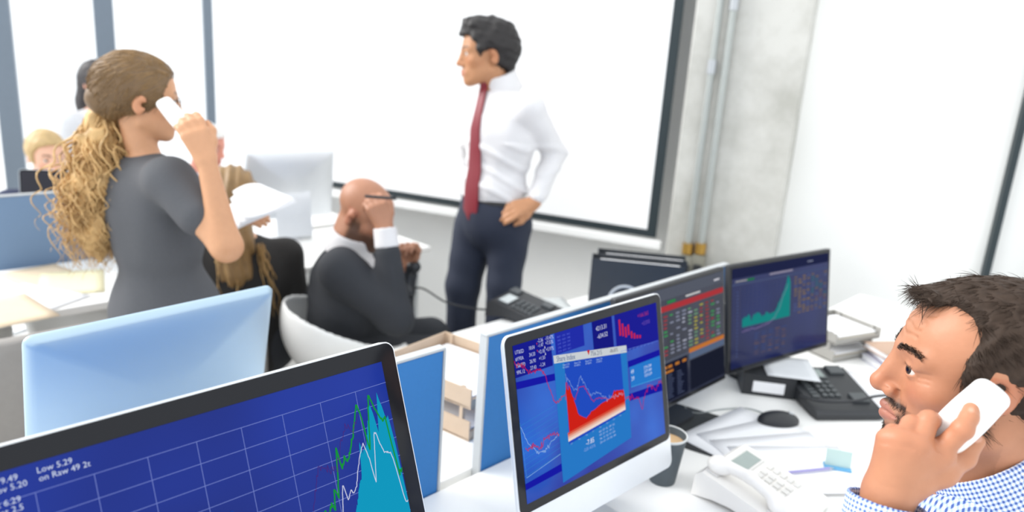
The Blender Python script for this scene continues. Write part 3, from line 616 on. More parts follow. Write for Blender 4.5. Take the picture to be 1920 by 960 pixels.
def front_man():
    hc = px(1842, 712, .97); fw_ = V3(-.945, .33, .0)
    f = Frame(hc, fw_, (.02, -.02, 1), 1.06); f.gaze = V3(0, 1, .02)
    root = person('dark haired man in a blue checked shirt holding a white handset to his ear', (hc[0], hc[1], .0))
    nb = f(0, -.03, -.15); T = Frame(nb+V3(.0, 0, .028), (-.86, .5, 0), (-.12, .05, 1))
    lsh = T(-.18, 0, -.075); rsh = T(.18, .0, -.06)
    wr = px(1664, 930, .862); el = px(1600, 1240, .86); dirf = (el-wr)/np.linalg.norm(el-wr)
    b = Body(); head(b, f, ear=(-.002, .02), cr=.075)
    b.cone(f(0, -.022, -.04), nb, .056, .062, .03)
    b.cone(nb, T(0, -.01, -.12), .056, .08, .03); b.cone(T(-.14, -.01, -.105), T(.14, -.01, -.105), .045, .045, .04)
    b.cone(T(0, .0, -.15), T(0, .0, -.42), .12, .13, .05)
    b.chain([lsh, el], [.05, .042], .03); b.chain([el, wr], [.042, .027], .02)
    # hand, back towards the eye
    H = {k: px(*v) for k, v in dict(i0=(1762, 846, .846), m0=(1723, 836, .838), r0=(1689, 825, .842), p0=(1662, 823, .852),
         i1=(1805, 805, .832), i2=(1817, 783, .838), i3=(1821, 768, .844), m1=(1741, 788, .852), m2=(1756, 790, .888), m3=(1768, 806, .9),
         r1=(1708, 796, .856), r2=(1722, 797, .89), r3=(1738, 812, .902), p1=(1674, 811, .864), p2=(1690, 810, .89), p3=(1710, 822, .9),
         t0=(1712, 903, .858), t1=(1766, 886, .858), t2=(1807, 858, .862), t3=(1832, 827, .868)).items()}
    for a, r in (('i0', .0145), ('m0', .0145), ('r0', .0135), ('p0', .0115)): b.cone(wr + (H[a]-wr)*.08, H[a], .0205, r, .014)
    b.chain([wr*.5+H['t0']*.5, H['t0'], H['t1'], H['t2'], H['t3']], [.02, .0195, .0155, .0118, .0088], .008)
    b.cone(H['i0']*.75+H['t1']*.25, H['i0']*.35+H['t1']*.65, .0105, .0105, .02)
    for a, r0, r1 in (('i', .0120, .0088), ('m', .0120, .009), ('r', .0112, .0085), ('p', .0100, .0075)):
        finger(b, [H[a+'0'], H[a+'1'], H[a+'2'], H[a+'3']], r0, r1, .0025); b.ball(H[a+'1'], r0*.97, .003)
    def furrow(P):
        L = f.loc(P); o = np.zeros(len(P)); m_ = (np.abs(L[:, 0]) < .036) & (L[:, 1] > .06)
        for z in (.049, .059, .069, .078): o -= .0016*np.exp(-((L[:, 2]-z-.002*np.sin(L[:, 0]*170+z*260))/.0022)**2)*m_
        for dx, dz in ((.048, .012), (.05, .006), (.049, .0)): o -= .0008*np.exp(-((L[:, 2]-dz-(np.abs(L[:, 0])-.05)*.3)/.0014)**2)*(np.abs(np.abs(L[:, 0])-.052) < .006)*(L[:, 1] > .04)
        nl = np.abs(np.abs(L[:, 0])-(.017+(-.03-L[:, 2])*.55)); o -= .0016*np.exp(-(nl/.003)**2)*((L[:, 2] < -.026) & (L[:, 2] > -.058) & (L[:, 1] > .06))
        for a in ('i1', 'm1', 'r1', 'p1', 'i2'): 
            d = P-H[a]; dn = np.linalg.norm(d, axis=1); o -= .0006*np.sin((d@(H[a[0]+'2']-H[a[0]+'0']))/np.linalg.norm(H[a[0]+'2']-H[a[0]+'0'])*1500)*np.exp(-(dn/.011)**2)
        for a in ('i0', 'm0', 'r0', 'p0'):     # tendons
            ba = H[a]-wr; tt = np.clip((P-wr)@ba/(ba@ba), 0, 1); dd_ = np.linalg.norm(P-wr-tt[:, None]*ba-(-vw)*.016, axis=1); o += .0022*np.exp(-(dd_/.008)**2)*(tt > .35)*(tt < .98)
        return o
    vw = wr-CC; vw = vw/np.linalg.norm(vw)
    def beard(L):
        ax = np.abs(L[:, 0]); nz = .25*wob(L, 420, 3)
        mu = (np.exp(-(((L[:, 2]+.0455)/.0058)**2))*(ax < .033)*(L[:, 1] > .075))
        ch = 1/(1+np.exp((L[:, 2]+.079)/.0022))*np.clip((.036-ax)/.006, 0, 1)*(L[:, 1] > .05)
        sd = np.exp(-((ax-.031)/.005)**2)*((L[:, 2] < -.045) & (L[:, 2] > -.085))*(L[:, 1] > .06)
        jaw = .26*(1/(1+np.exp((L[:, 2]+.052+.012*(L[:, 1] > .03))/.008)))*(L[:, 1] > -.02)*(L[:, 2] > -.115)
        return np.clip(np.maximum.reduce([mu*1.1, ch, sd*.75])+nz*(mu+ch+sd > .15), 0, .93)*(1-.0)+0*jaw+np.clip(jaw-.1, 0, .2)
    cf = fcol('b57d5e', f, beard, lips='a0645a', iris='3a2c22', brow='2a1f19', redden=.13)
    nails = [(H['i3'], px(1823, 760, .83)), (H['t3'], px(1829, 818, .862))]
    def col(P):
        C = cf(P)
        for tip, q in nails:
            w_ = np.clip((.0085-np.linalg.norm(P-q, axis=1))/.002, 0, 1)[:, None]; C = C*(1-w_)+np.array(lin('cf9f8a'))*w_
        kn = np.zeros(len(P))
        for a in ('i0', 'm0', 'r0', 'p0', 'i1', 'm1', 'r1', 'p1'): kn += np.exp(-(np.linalg.norm(P-H[a], axis=1)/.016)**2)
        w_ = np.clip(kn*.3, 0, .4)[:, None]; return C*(1-w_)+np.array(lin('b26c50'))*w_
    skin('body', b, root, M_skin, .002, col, furrow); eyes(f, root, '3a2c22', (-.4, 1, .03))
    for nm, q, tip, prev in (('fingernail', nails[0][1], H['i3'], H['i2']), ('fingernail', nails[1][1], H['t3'], H['t2'])): pass
    # hair
    h = hair_cap(f, .008, .075); k = f.s
    E = lambda c, r, kk=.02, op='u': h.ell(f(*c), np.array(r)*k, f.R, kk*k, op)
    E((0, -.075, -.01), (.06, .042, .07), .03); 
    h.cone(f(-.035, .079, .091), f(.035, .079, .091), .009*k, .009*k, .02)
    for s in (-1, 1): h.cone(f(s*.066, .015, .03), f(s*.066, .014, -.05), .014*k, .008*k, .012)
    E((0, .104, -.004), (.15, .078, .1), .006, 's')
    for s in (-1, 1): E((s*.068, .064, .07), (.045, .03, .032), .022, 's'); 
    for s in (-1, 1): E((s*.09, -.018, -.012), (.03, .024, .04), .01, 's')
    E((0, .02, -.1), (.12, .085, .075), .012, 's'); h.cut(f(0, -.1, -.075), f.R@V3(0, -.2, -1), .01)
    mh = mat('dark_brown_hair', '3a2e26', .65, noise=.35, nscale=120, spec=.2)
    ho = skin('hair', h, root, mh, .0028, disp=lambda P: .0022*wob(P, 300, 2))
    me = ho.data; V = verts(me)+np.array([hc[0], hc[1], 0]); N = np.empty(len(V)*3, np.float32); me.vertices.foreach_get('normal', N); N = N.reshape(-1, 3)
    r = np.random.default_rng(4); pick = r.integers(0, len(V), 13000); paths = []
    for i in pick:
        p = V[i]; L = f.loc(p[None])[0]; n = N[i].astype(float)
        if abs(L[0]) > .055 and -.035 < L[1] < .03 and -.03 < L[2] < .062 and r.random() < .85: continue
        fl = (f.R@V3(L[0]*2, .9, .05 if L[1] < .05 else -.3) if L[2] > .092 else f.R@V3(L[0]*2, -.75, -.6)) + r.normal(0, .22, 3); fl -= n*(fl@n); fl /= np.linalg.norm(fl)+1e-9
        ln_ = r.uniform(.016, .032); lift = r.uniform(.03, .18); t = np.linspace(0, 1, 5)[:, None]
        paths.append(p - n*.002 + fl*ln_*t + n*ln_*lift*t*(1.1-.9*t) - np.array([0, 0, .004])*t*t)
    strands('hair_strands', paths, .00045, root, mh)
    # brows, moustache and chin beard as short hairs
    paths = []
    bm_ = root.children[0].data; BV = verts(bm_)+np.array([hc[0], hc[1], 0]); BL = f.loc(BV); ax = np.abs(BL[:, 0]); bw = beard(BL)*(np.linalg.norm(BL, axis=1) < .17)
    zb = .0295+.005*np.sin(np.clip((ax-.012)/.04, 0, 1)*2.6); br = (ax > .0115) & (ax < .054) & (BL[:, 1] > .055) & (np.abs(BL[:, 2]-zb) < .004)
    NB = np.empty(len(BV)*3, np.float32); bm_.vertices.foreach_get('normal', NB); NB = NB.reshape(-1, 3).astype(float)
    for i in np.where((bw > .55) & (r.random(len(bw)) < .8))[0]:
        fl = f.R@V3(np.sign(BL[i, 0])*.35, .15, -1)+r.normal(0, .2, 3); n = NB[i]; t = np.linspace(0, 1, 3)[:, None]; paths.append(BV[i]-n*.001+(fl*.0042+n*.0018)*t*r.uniform(.6, 1.2))
    for i in np.where(br)[0]:
        for _ in range(2):
            fl = f.R@V3(np.sign(BL[i, 0])*1., -.1, .25)+r.normal(0, .15, 3); n = NB[i]; t = np.linspace(0, 1, 3)[:, None]; paths.append(BV[i]-n*.001+r.normal(0, .0006, 3)+(fl*.006+n*.0015)*t)
    strands('facial_hair', paths, .00035, root, mh)
    # shirt: sleeve with cuff, body, collar
    s = Body(); s.cone(T(-.15, -.01, -.1), T(.15, -.01, -.1), .08, .08, .05); s.cone(nb+(T.R@V3(0, -.012, -.03)), T(0, -.012, -.12), .075, .12, .05); s.cone(T(0, 0, -.16), T(0, 0, -.46), .14, .15, .06)
    s.cone(lsh, lsh+(el-lsh)*.95, .066, .056, .03); s.cone(rsh, T(.24, .06, -.36), .066, .055, .03)
    s.ell(f(0, .01, -.115), (.05, .05, .07), f.R, .008, 's')
    skin('shirt', s, root, M_ging, .005, plane_uv(nb, T.R@V3(0, 1, 0), T.R@V3(-.75, 0, .66)), disp=lambda P: .004*wob(P, 38, 5))
    s = Body(); s.cone(wr+dirf*.045, el, .043, .058, .02); s.cut(wr+dirf*.03, wr-el, .003); s.cone(wr, wr+dirf*.05, .031, .034, .004, 's')
    s.lo = np.minimum(s.lo, wr-.06)
    skin('sleeve', s, root, M_ging, .0035, tube_uv(wr, el, .045), disp=lambda P: .0022*wob(P, 60, 6))
    s = Body(); s.cone(wr-dirf*.004, wr+dirf*.085, .0425, .0455, .003); s.cut(wr+dirf*.004, wr-el, .002); s.cut(wr+dirf*.082, el-wr, .002); s.cone(wr-dirf*.04, wr+dirf*.075, .0375, .038, .003, 's')
    skin('cuff', s, root, M_ging, .0025, tube_uv(wr, el, .045))
    c = Body(); up_ = T.R@V3(0, .75, 1); up_ /= np.linalg.norm(up_); cb = nb+T.R@V3(0, -.022, .004); ct = cb+up_*.06
    c.cone(cb-up_*.03, ct, .09, .074, .004); c.cut(ct, up_, .003); c.cut(cb-up_*.03, -up_, .003); c.cone(cb-up_*.05, ct+up_*.05, .088, .058, .003, 's')
    c.cone(cb+T.R@V3(0, .1, -.05), ct+T.R@V3(0, .1, .03), .025, .012, .004, 's')
    skin('collar', c, root, M_ging, .0026, tube_uv(cb, ct, .08))
    # trousers and shoes under the desk
    hip = T(0, -.02, -.5); hip[2] = .52; tr = Body()
    for sg in (-1, 1):
        hj = hip+T.R@V3(sg*.09, 0, 0); kn = hj+V3(-.72, .69, 0)*.4; kn[2] = .5; an = kn+V3(-.05, .05, -.42)
        tr.chain([hj, kn, an], [.085, .065, .048], .03)
        sh = Body(); sh.cone(an+V3(.02, -.02, -.03), an+V3(-.11, .11, -.045), .036, .03, .02); sh.cut((0, 0, .004), (0, 0, -1), .003); skin('shoe', sh, root, mat('black_leather', '1c1b1c', .35), .008)
    tr.cone(hip+T.R@V3(-.08, 0, .02), hip+T.R@V3(.08, 0, .02), .11, .11, .05); tr.cone(hip, T(0, 0, -.44), .12, .125, .05)
    skin('trousers', tr, root, mat('charcoal_wool', '33353b', .85), .01)
    # handset
    p0 = px(1856, 741, .846); p1 = px(1757, 836, .874); ax_ = (p0-p1); Ln = np.linalg.norm(ax_); ax_ /= Ln; view = (p0+p1)/2-CC; view /= np.linalg.norm(view)
    nrm = -view-ax_*(-view@ax_); nrm /= np.linalg.norm(nrm); sd = np.cross(nrm, ax_); mid = (p0+p1)/2; R = np.stack([sd, ax_, nrm], 1)
    e = empty('phone_handset', mid, 0, 'white cordless handset held at the ear of the man in the checked shirt', 'phone')
    hb = Body(); hb.box(mid, (.0208, Ln/2+.012, .0125), R, .011, .004); hb.ell(mid+nrm*.004, (.0195, Ln/2+.008, .0125), R, .012)
    hb.ell(mid-nrm*.05, (.05, Ln*.3, .04), R, .01, 's')
    skin('shell', hb, e, mat('glossy_white_plastic', 'f3f2f0', .25, noise=.01), .0022)
    g = Body()
    for k_ in range(-2, 3): g.ball(p0-nrm*.0125+sd*.004*k_-ax_*.012, .0013, .0005)
    skin('earpiece_holes', g, e, M_black, .0008)
    return f
FM = front_man()
# ------------------------------------------------------------------ the other people
M_trou = mat('navy_wool_trousers', '232a3c', .8, noise=.08, nscale=80)
M_shirt = mat('white_cotton_shirt', 'dcdadb', .8, noise=.03)
M_suit = mat('charcoal_suit_wool', '2f3136', .85, noise=.08, nscale=90)
M_shoe = mat('black_leather', '1c1b1c', .35)
def shoe(root, an, d, m=M_shoe, h=.012):
    d = np.array([d[0], d[1], 0.]); d /= np.linalg.norm(d); a = np.array([an[0], an[1], 0.]); s = Body()
    s.cone(a-d*.05+[0, 0, .045], a+d*.16+[0, 0, .03], .038, .03, .02); s.cone(a+[0, 0, .09], a+[0, 0, .05], .042, .042, .02); s.cut((0, 0, .003), (0, 0, -1), .003); skin('shoe', s, root, m, h)
def standing_man():
    Y = 3.06; g = lambda x, y, dy=0: pv(x, y, Y+dy)
    f = Frame(g(914, 106), (-.95, -.2, -.06), (-.02, .05, 1), 1.03); nk = g(938, 168, .02)
    root = person('standing man in a white shirt and dark red tie with one hand on his hip', (*g(905, 260)[:2], 0))
    lsh = g(992, 203, -.1); rsh = g(893, 196, .14); lel = g(1040, 288, .02); lwr = g(1003, 379, -.12); rel = g(884, 285, .30); rwr = g(925, 372, .22)
    waist = g(928, 345); pel = g(925, 418); fwd = V3(-.72, -.69, 0); right = np.array([-.69, .72, 0])
    lh = g(955, 425, -.03); rh = g(893, 425, .06); lk = g(945, 530, -.06); rk = g(868, 535, .02); la = lk+V3(-.02, .03, -.42); la[2] = .09; ra = rk+V3(0, .03, -.42); ra[2] = .09
    b = Body(); head(b, f); b.cone(f(0, -.02, -.05), nk+[0, 0, -.04], .051, .054, .02); b.cone(nk+[0, 0, -.06], waist, .06, .1, .05); limbs(b, [rsh, nk*.4+(lsh+rsh)*.3+[0, 0, -.06], lsh], [.045, .055, .045], .04)
    limbs(b, [lsh, lel, lwr], [.05, .042, .027]); limbs(b, [rsh, rel, rwr], [.05, .042, .027]); hand(b, lwr, (-.85, -.3, -.32), (.1, -.8, .6), -1, .25); hand(b, rwr, (.35, .1, -.9), (-.8, .5, 0), 1, .35)
    limbs(b, [lh, lk, la], [.07, .05, .04]); limbs(b, [rh, rk, ra], [.07, .05, .04]); b.cone(lh, rh, .07, .07, .05)
    skin('body', b, root, M_skin, .0055, fcol('b98560', f, None, lips='b87868', brow='1c1714', redden=.1)); eyes(f, root)
    h = hair_cap(f, .017); k = f.s; E = lambda c, r, kk=.02, op='u': h.ell(f(*c), np.array(r)*k, f.R, kk*k, op)
    E((0, .045, .118), (.06, .055, .032), .03); E((0, -.075, -.005), (.06, .04, .06), .03)
    E((0, .1, -.016), (.15, .068, .096), .01, 's')
    for s in (-1, 1): E((s*.085, .006, -.026), (.035, .036, .056), .012, 's')
    E((0, .03, -.11), (.12, .09, .075), .012, 's'); h.cut(f(0, -.1, -.06), f.R@V3(0, -.2, -1), .01)
    skin('hair', h, root, mat('black_hair', '1e1a1a', .6, noise=.3, nscale=80), .005, disp=lambda P: .007*wob(P, 90, 9))
    s = Body(); s.cone(nk+[0, 0, -.04], nk+[0, 0, -.1], .066, .11, .05); limbs(s, [rsh, nk*.4+(lsh+rsh)*.3+[0, 0, -.045], lsh], [.06, .08, .06], .05)
    c1 = (lsh+rsh)/2+[0, 0, -.13]; s.ell(c1, (.175, .115, .16), np.stack([right, fwd, V3(0, 0, 1)], 1), .06); s.cone(c1, waist, .115, .11, .05); s.ell(waist+[0, 0, -.03], (.145, .108, .12), np.stack([right, fwd, V3(0, 0, 1)], 1), .05)
    s.cut(g(925, 374), (0, 0, -1), .004)
    limbs(s, [lsh, lel, lel+(lwr-lel)*.93], [.062, .047, .034], .02); limbs(s, [rsh, rel, rel+(rwr-rel)*.93], [.066, .052, .036], .025)
    skin('shirt', s, root, M_shirt, .0065, disp=lambda P: .006*np.maximum(0, np.sin(P@V3(20, 8, 78)+2*np.sin(P@V3(14, 9, 5))))*(np.abs(P[:, 2]-1.12) < .2)+.003*wob(P, 30, 3))
    fr = f.R[:, 1]*.4+fwd*.6; fr[2] = 0; fr /= np.linalg.norm(fr); c = Body(); up_ = fr*.42+V3(0, 0, 1); up_ /= np.linalg.norm(up_); cb = nk-fr*.018+[0, 0, -.01]
    c.cone(cb, cb+up_*.085, .084, .066, .004); c.cut(cb+up_*.08, up_, .003); c.cut(cb, -up_, .003); c.cone(cb-up_*.03, cb+up_*.12, .079, .052, .003, 's')
    c.cone(cb+fr*.075+[0, 0, .02], cb+fr*.10+[0, 0, .12], .010, .03, .004, 's'); skin('collar', c, root, M_shirt, .0045)
    # tie on the chest, drawn down the front
    mt = mat('dark_red_silk', '7d1f2b', .45, noise=.05)
    def surf(p, d):
        for u in np.linspace(.35, -.05, 200):
            if s.ev((p+d*u)[None])[0] < 0: return p+d*u
        return p
    ctr = [cb+fr*.092+[0, 0, .03], *[surf(p, fwd)+fwd*.004 for p in [(cb*(1-a)+waist*a)+V3(0, 0, -.05*(1-a)) for a in (.05, .3, .55, .8, 1.0)]]]; ctr.append(ctr[-1]+[0, 0, -.1]); ctr.append(ctr[-1]+[0, 0, -.04])
    wd = [.018, .02, .026, .032, .037, .04, .043, .003]; mb = MB()
    rg = [[p+right*w_-fwd*.004, p+right*w_+fwd*.004, p+fwd*.01, p-right*w_+fwd*.004, p-right*w_-fwd*.004] for p, w_ in zip(ctr, wd)]; mb.loft(rg)
    tie = mb.build('tie', mt, None, True, 50); tie.data.transform(root.matrix_basis.inverted()); tie.parent = root
    kb = Body(); kb.cone(cb+fr*.092+[0, 0, .045], cb+fr*.096+[0, 0, .008], .02, .014, .01); kn = skin('tie_knot', kb, root, mt, .004)
    t = Body(); R3 = np.stack([right, fwd, V3(0, 0, 1)], 1); t.ell(pel+[0, 0, .03], (.165, .12, .14), R3, .05); t.cone(waist+[0, 0, -.02], pel, .115, .115, .06)
    limbs(t, [lh, lk, la+[0, 0, -.02]], [.098, .07, .055], .03); limbs(t, [rh, rk, ra+[0, 0, -.02]], [.098, .07, .055], .03); t.cut(g(925, 371), (0, 0, 1), .004)
    skin('trousers', t, root, M_trou, .008, disp=lambda P: .004*wob(P, 26, 8))
    bl = Body(); bl.ell(g(925, 372), (.158, .118, .03), R3, .01); bl.box(g(925, 372), (.2, .2, .016), R3, .004, .004, 'i'); skin('belt', bl, root, M_shoe, .006)
    shoe(root, la, fwd); shoe(root, ra, fwd)
standing_man()
def curls(start, end, n, spread, amp, seed, length=None, jit=.01, turns=5, segs=34):
    r = np.random.default_rng(seed); out = []
    for i in range(n):
        u = np.clip(r.normal(0, 1, 3), -1.5, 1.5)*spread*np.array([1, 1, .3]); a = start+u*.35+r.normal(0, jit, 3); e = end+u*1.3+r.normal(0, jit, 3); e[2] += abs(r.normal(0, .06)); t = np.linspace(0, 1, segs)[:, None]
        bulge = u*.7*np.sin(t*math.pi)
        ph = r.uniform(0, 6.3); tn = turns*r.uniform(.8, 1.3); A = amp*r.uniform(.6, 1.4)*np.minimum(1, t*4)
        out.append(a*(1-t)+e*t+bulge+np.concatenate([np.cos(t*tn*6.28+ph)*A, np.sin(t*tn*6.28+ph)*A, np.sin(t*tn*6.28+ph*2)*A*.4], 1))
    return out
def standing_woman():
    Y = 2.1; g = lambda x, y, dy=0: pv(x, y, Y+dy)
    f = Frame(g(262, 190), (.80, .58, -.06), (0, 0, 1), .96); nk = g(268, 283, -.0)
    root = person('standing woman with a long curly blonde ponytail holding a phone and papers', (*g(285, 400)[:2], 0))
    fwd = V3(.78, .62, 0); right = V3(.62, -.78, 0); R3 = np.stack([right, fwd, V3(0, 0, 1)], 1)
    rsh = g(318, 338, -.12); lsh = g(246, 318, .13); rel = g(425, 462, -.2); rwr = g(388, 305, -.17); lel = g(322, 450, .3); lwr = g(425, 425, .3)
    waist = g(298, 470); pel = g(312, 585); c1 = (rsh+lsh)/2+[0, 0, -.12]
    rh = pel+right*.085+[0, 0, -.03]; lh = pel-right*.085+[0, 0, -.03]; kz = .47
    rk = rh+fwd*.03; rk[2] = kz; lk = lh+fwd*.02; lk[2] = kz; ra = rk-fwd*.03; ra[2] = .09; la = lk-fwd*.03; la[2] = .09
    b = Body(); head(b, f, True); b.cone(f(0, -.018, -.05), nk, .038, .043, .015); limbs(b, [rsh, nk*.4+(rsh+lsh)*.3+[0, 0, -.04], lsh], [.043, .06, .043], .04); b.cone(c1, waist, .09, .09, .05); b.cone(waist, pel, .09, .11, .05)
    limbs(b, [rsh, rel, rwr], [.046, .038, .025], .025); limbs(b, [lsh, lel, lwr], [.043, .037, .024], .025)
    limbs(b, [rh, rk, ra], [.08, .052, .037]); limbs(b, [lh, lk, la], [.08, .052, .037])
    hd = g(352, 222, -.16)-rwr; hand(b, rwr, hd, (.55, -.8, .2), 1, .32, .96); hand(b, lwr, g(470, 408, .3)-lwr, (-.2, -.3, 1), -1, .3, .92)
    skin('body', b, root, M_skin, .0055, fcol('cc9873', f, None, lips='b06a5a', brow='6b4a2c')); eyes(f, root)
    h = hair_cap(f, .011); k = f.s; E = lambda c, r, kk=.02, op='u': h.ell(f(*c), np.array(r)*k, f.R, kk*k, op)
    E((0, -.08, .02), (.065, .045, .075), .03); E((0, .098, -.02), (.15, .066, .11), .01, 's')
    for s in (-1, 1): E((s*.09, -.012, -.012), (.03, .02, .034), .008, 's')
    E((0, .065, -.12), (.12, .1, .075), .012, 's'); E((0, .055, -.06), (.12, .072, .062), .012, 's'); h.cut(f(0, -.1, -.085), f.R@V3(0, .15, -1), .02)
    mh = mat('dark_blonde_hair', '6e5538', .55, noise=.35, nscale=60); mb_ = mat('golden_blonde_curls', 'd0aa72', .55, noise=.45, nscale=26)
    skin('hair', h, root, mh, .005, disp=lambda P: .0009*np.sin(55*np.arctan2((P-f.c)@f.R[:, 0], (P-f.c)@f.R[:, 2]-.02)+3*np.sin((P-f.c)@f.R[:, 1]*25)))
    tie_p = g(207, 192, .02); ho = root.children[-1]; HV = verts(ho.data)+np.array(root.location); HN = np.empty(len(HV)*3, np.float32); ho.data.vertices.foreach_get('normal', HN); HN = HN.reshape(-1, 3).astype(float); rr_ = np.random.default_rng(3); pa = []
    for i in rr_.integers(0, len(HV), 1500):
        d_ = tie_p-HV[i]; d_ -= HN[i]*(d_@HN[i]); d_ /= np.linalg.norm(d_)+1e-9; l_ = rr_.uniform(.03, .06); tt = np.linspace(0, 1, 6)[:, None]; pa.append(HV[i]+HN[i]*.0005+d_*l_*tt-HN[i]*(l_*tt)**2/.19)
    strands('hair_strands', pa, .0013, root, mat('honey_blonde_hair', '8a6c46', .5, noise=.4, nscale=40))
    bun = Body(); bun.cone(f(0, -.095, .0), tie_p, .045, .026, .03); skin('gathered_hair', bun, root, mh, .006, disp=lambda P: .002*wob(P, 160, 1))
    rg = Body(); dv = tie_p-f(0, -.09, 0); dv /= np.linalg.norm(dv); rg.cone(tie_p-dv*.006, tie_p+dv*.006, .032, .03, .004); skin('hair_tie', rg, root, M_rubber, .005)
    core = Body(); core.chain([tie_p, g(188, 250, .0), g(178, 340, -.02), g(180, 430, -.03), g(186, 490, -.03)], [.026, .046, .058, .05, .01], .03); skin('ponytail', core, root, mb_, .007, disp=lambda P: .012*wob(P, 70, 2)+.006*wob(P, 160, 5))
    st = curls(tie_p, g(188, 505, -.02), 190, .031, .012, 5) + curls(g(192, 225, 0), g(170, 470, -.03), 120, .036, .013, 6, turns=4) + curls(g(180, 300, 0), g(172, 500, -.03), 110, .032, .013, 26, turns=3) + curls(g(205, 215, 0), g(208, 485, -.03), 60, .016, .011, 8, turns=5)
    strands('curl_strands', st, .0032, root, mb_)
    s = Body(); limbs(s, [rsh, nk*.3+(rsh+lsh)*.35+[0, 0, -.045], lsh], [.056, .075, .054], .05); s.ell(c1+[0, 0, .0], (.165, .105, .15), R3, .06); s.ell(c1+fwd*.06+[0, 0, -.05], (.12, .07, .07), R3, .05); s.cone(c1, waist, .11, .1, .05); s.ell(waist, (.135, .1, .12), R3, .05); s.ell(pel, (.17, .12, .14), R3, .06)
    s.cone(pel, (rk+lk)/2+[0, 0, .05], .15, .14, .06); s.cut((rk+lk)/2+[0, 0, .0], (0, 0, -1), .01)
    u_ = (rel-rsh)/np.linalg.norm(rel-rsh); s.cone(rsh, rsh+u_*.13, .06, .06, .03); v_ = (lel-lsh)/np.linalg.norm(lel-lsh); s.cone(lsh, lsh+v_*.1, .058, .054, .03)
    skin('dress', s, root, mat('grey_marl_jersey', '55565a', .9, noise=.08, nscale=140), .007, disp=lambda P: .003*wob(P, 24, 4))
    shoe(root, ra, fwd); shoe(root, la, fwd)
    gl = MB(); ce = f(.031, .098, .009)
    for sg in (-1, 1):
        c = f(sg*.033, .1, .006); gl.tube([c+(f.R[:, 0]*math.cos(a)*.021+f.R[:, 2]*math.sin(a)*.015) for a in np.linspace(0, 6.283, 17)], .0012, 6)
        gl.tube([f(sg*.054, .1, .012), f(sg*.074, .05, .014), f(sg*.079, -.01, .014)], .0014, 6)
    gl.tube([f(-.012, .1, .01), f(0, .104, .012), f(.012, .1, .01)], .0013, 6)
    go = gl.build('glasses', M_rubber, None, True); go.data.transform(root.matrix_basis.inverted()); go.parent = root
    p0 = g(312, 198, -.10); p1 = g(352, 246, -.135); ax = p0-p1; L = np.linalg.norm(ax); ax /= L; nn = right-ax*(right@ax); nn /= np.linalg.norm(nn); sd = np.cross(nn, ax); mid = (p0+p1)/2
    e = empty('phone_handset', mid, 0, 'white handset held at the ear of the woman with the curly ponytail', 'phone'); hb = Body(); hb.box(mid, (.021, L/2+.02, .011), np.stack([sd, ax, nn], 1), .009, .004); hb.ell(mid+nn*.004, (.02, L/2+.016, .012), np.stack([sd, ax, nn], 1), .012); skin('shell', hb, e, mat('glossy_white_plastic'), .004)
    hb = Body(); hb.box(mid-nn*.012+ax*L*.35, (.012, .008, .002), np.stack([sd, ax, nn], 1), .001, .001); skin('earpiece', hb, e, M_black, .002)
    # papers in her left hand
    for i in range(3):
        cs = [p+V3(.006*i, .004*i, .012*i) for p in (g(428, 385-6*i, .30), g(488-4*i, 353+3*i, .36), g(556-6*i, 378+4*i, .26), g(440+6*i, 432-3*i, .18))]; rg_ = []
        e = empty('paper_sheet', (cs[0]+cs[2])/2, 0, ('lowest paper held by the curly haired woman', 'middle paper held by the curly haired woman', 'topmost paper held by the curly haired woman')[i], 'paper', 'papers held by the standing woman')
        N = 8; V = []; 
        for a in np.linspace(0, 1, N+1):
            for c in np.linspace(0, 1, N+1): V.append(cs[0]*(1-a)*(1-c)+cs[1]*(1-a)*c+cs[2]*a*c+cs[3]*a*(1-c)+V3(0, 0, .012*math.sin(3.1*a+i)*math.sin(3.1*c))-np.array(e.location))
        me = MB().add(V, [(r*(N+1)+c, r*(N+1)+c+1, (r+1)*(N+1)+c+1, (r+1)*(N+1)+c) for r in range(N) for c in range(N)]).build('sheet', M_paper, e, True); md = me.modifiers.new('thick', 'SOLIDIFY'); md.thickness = .0006
standing_woman()
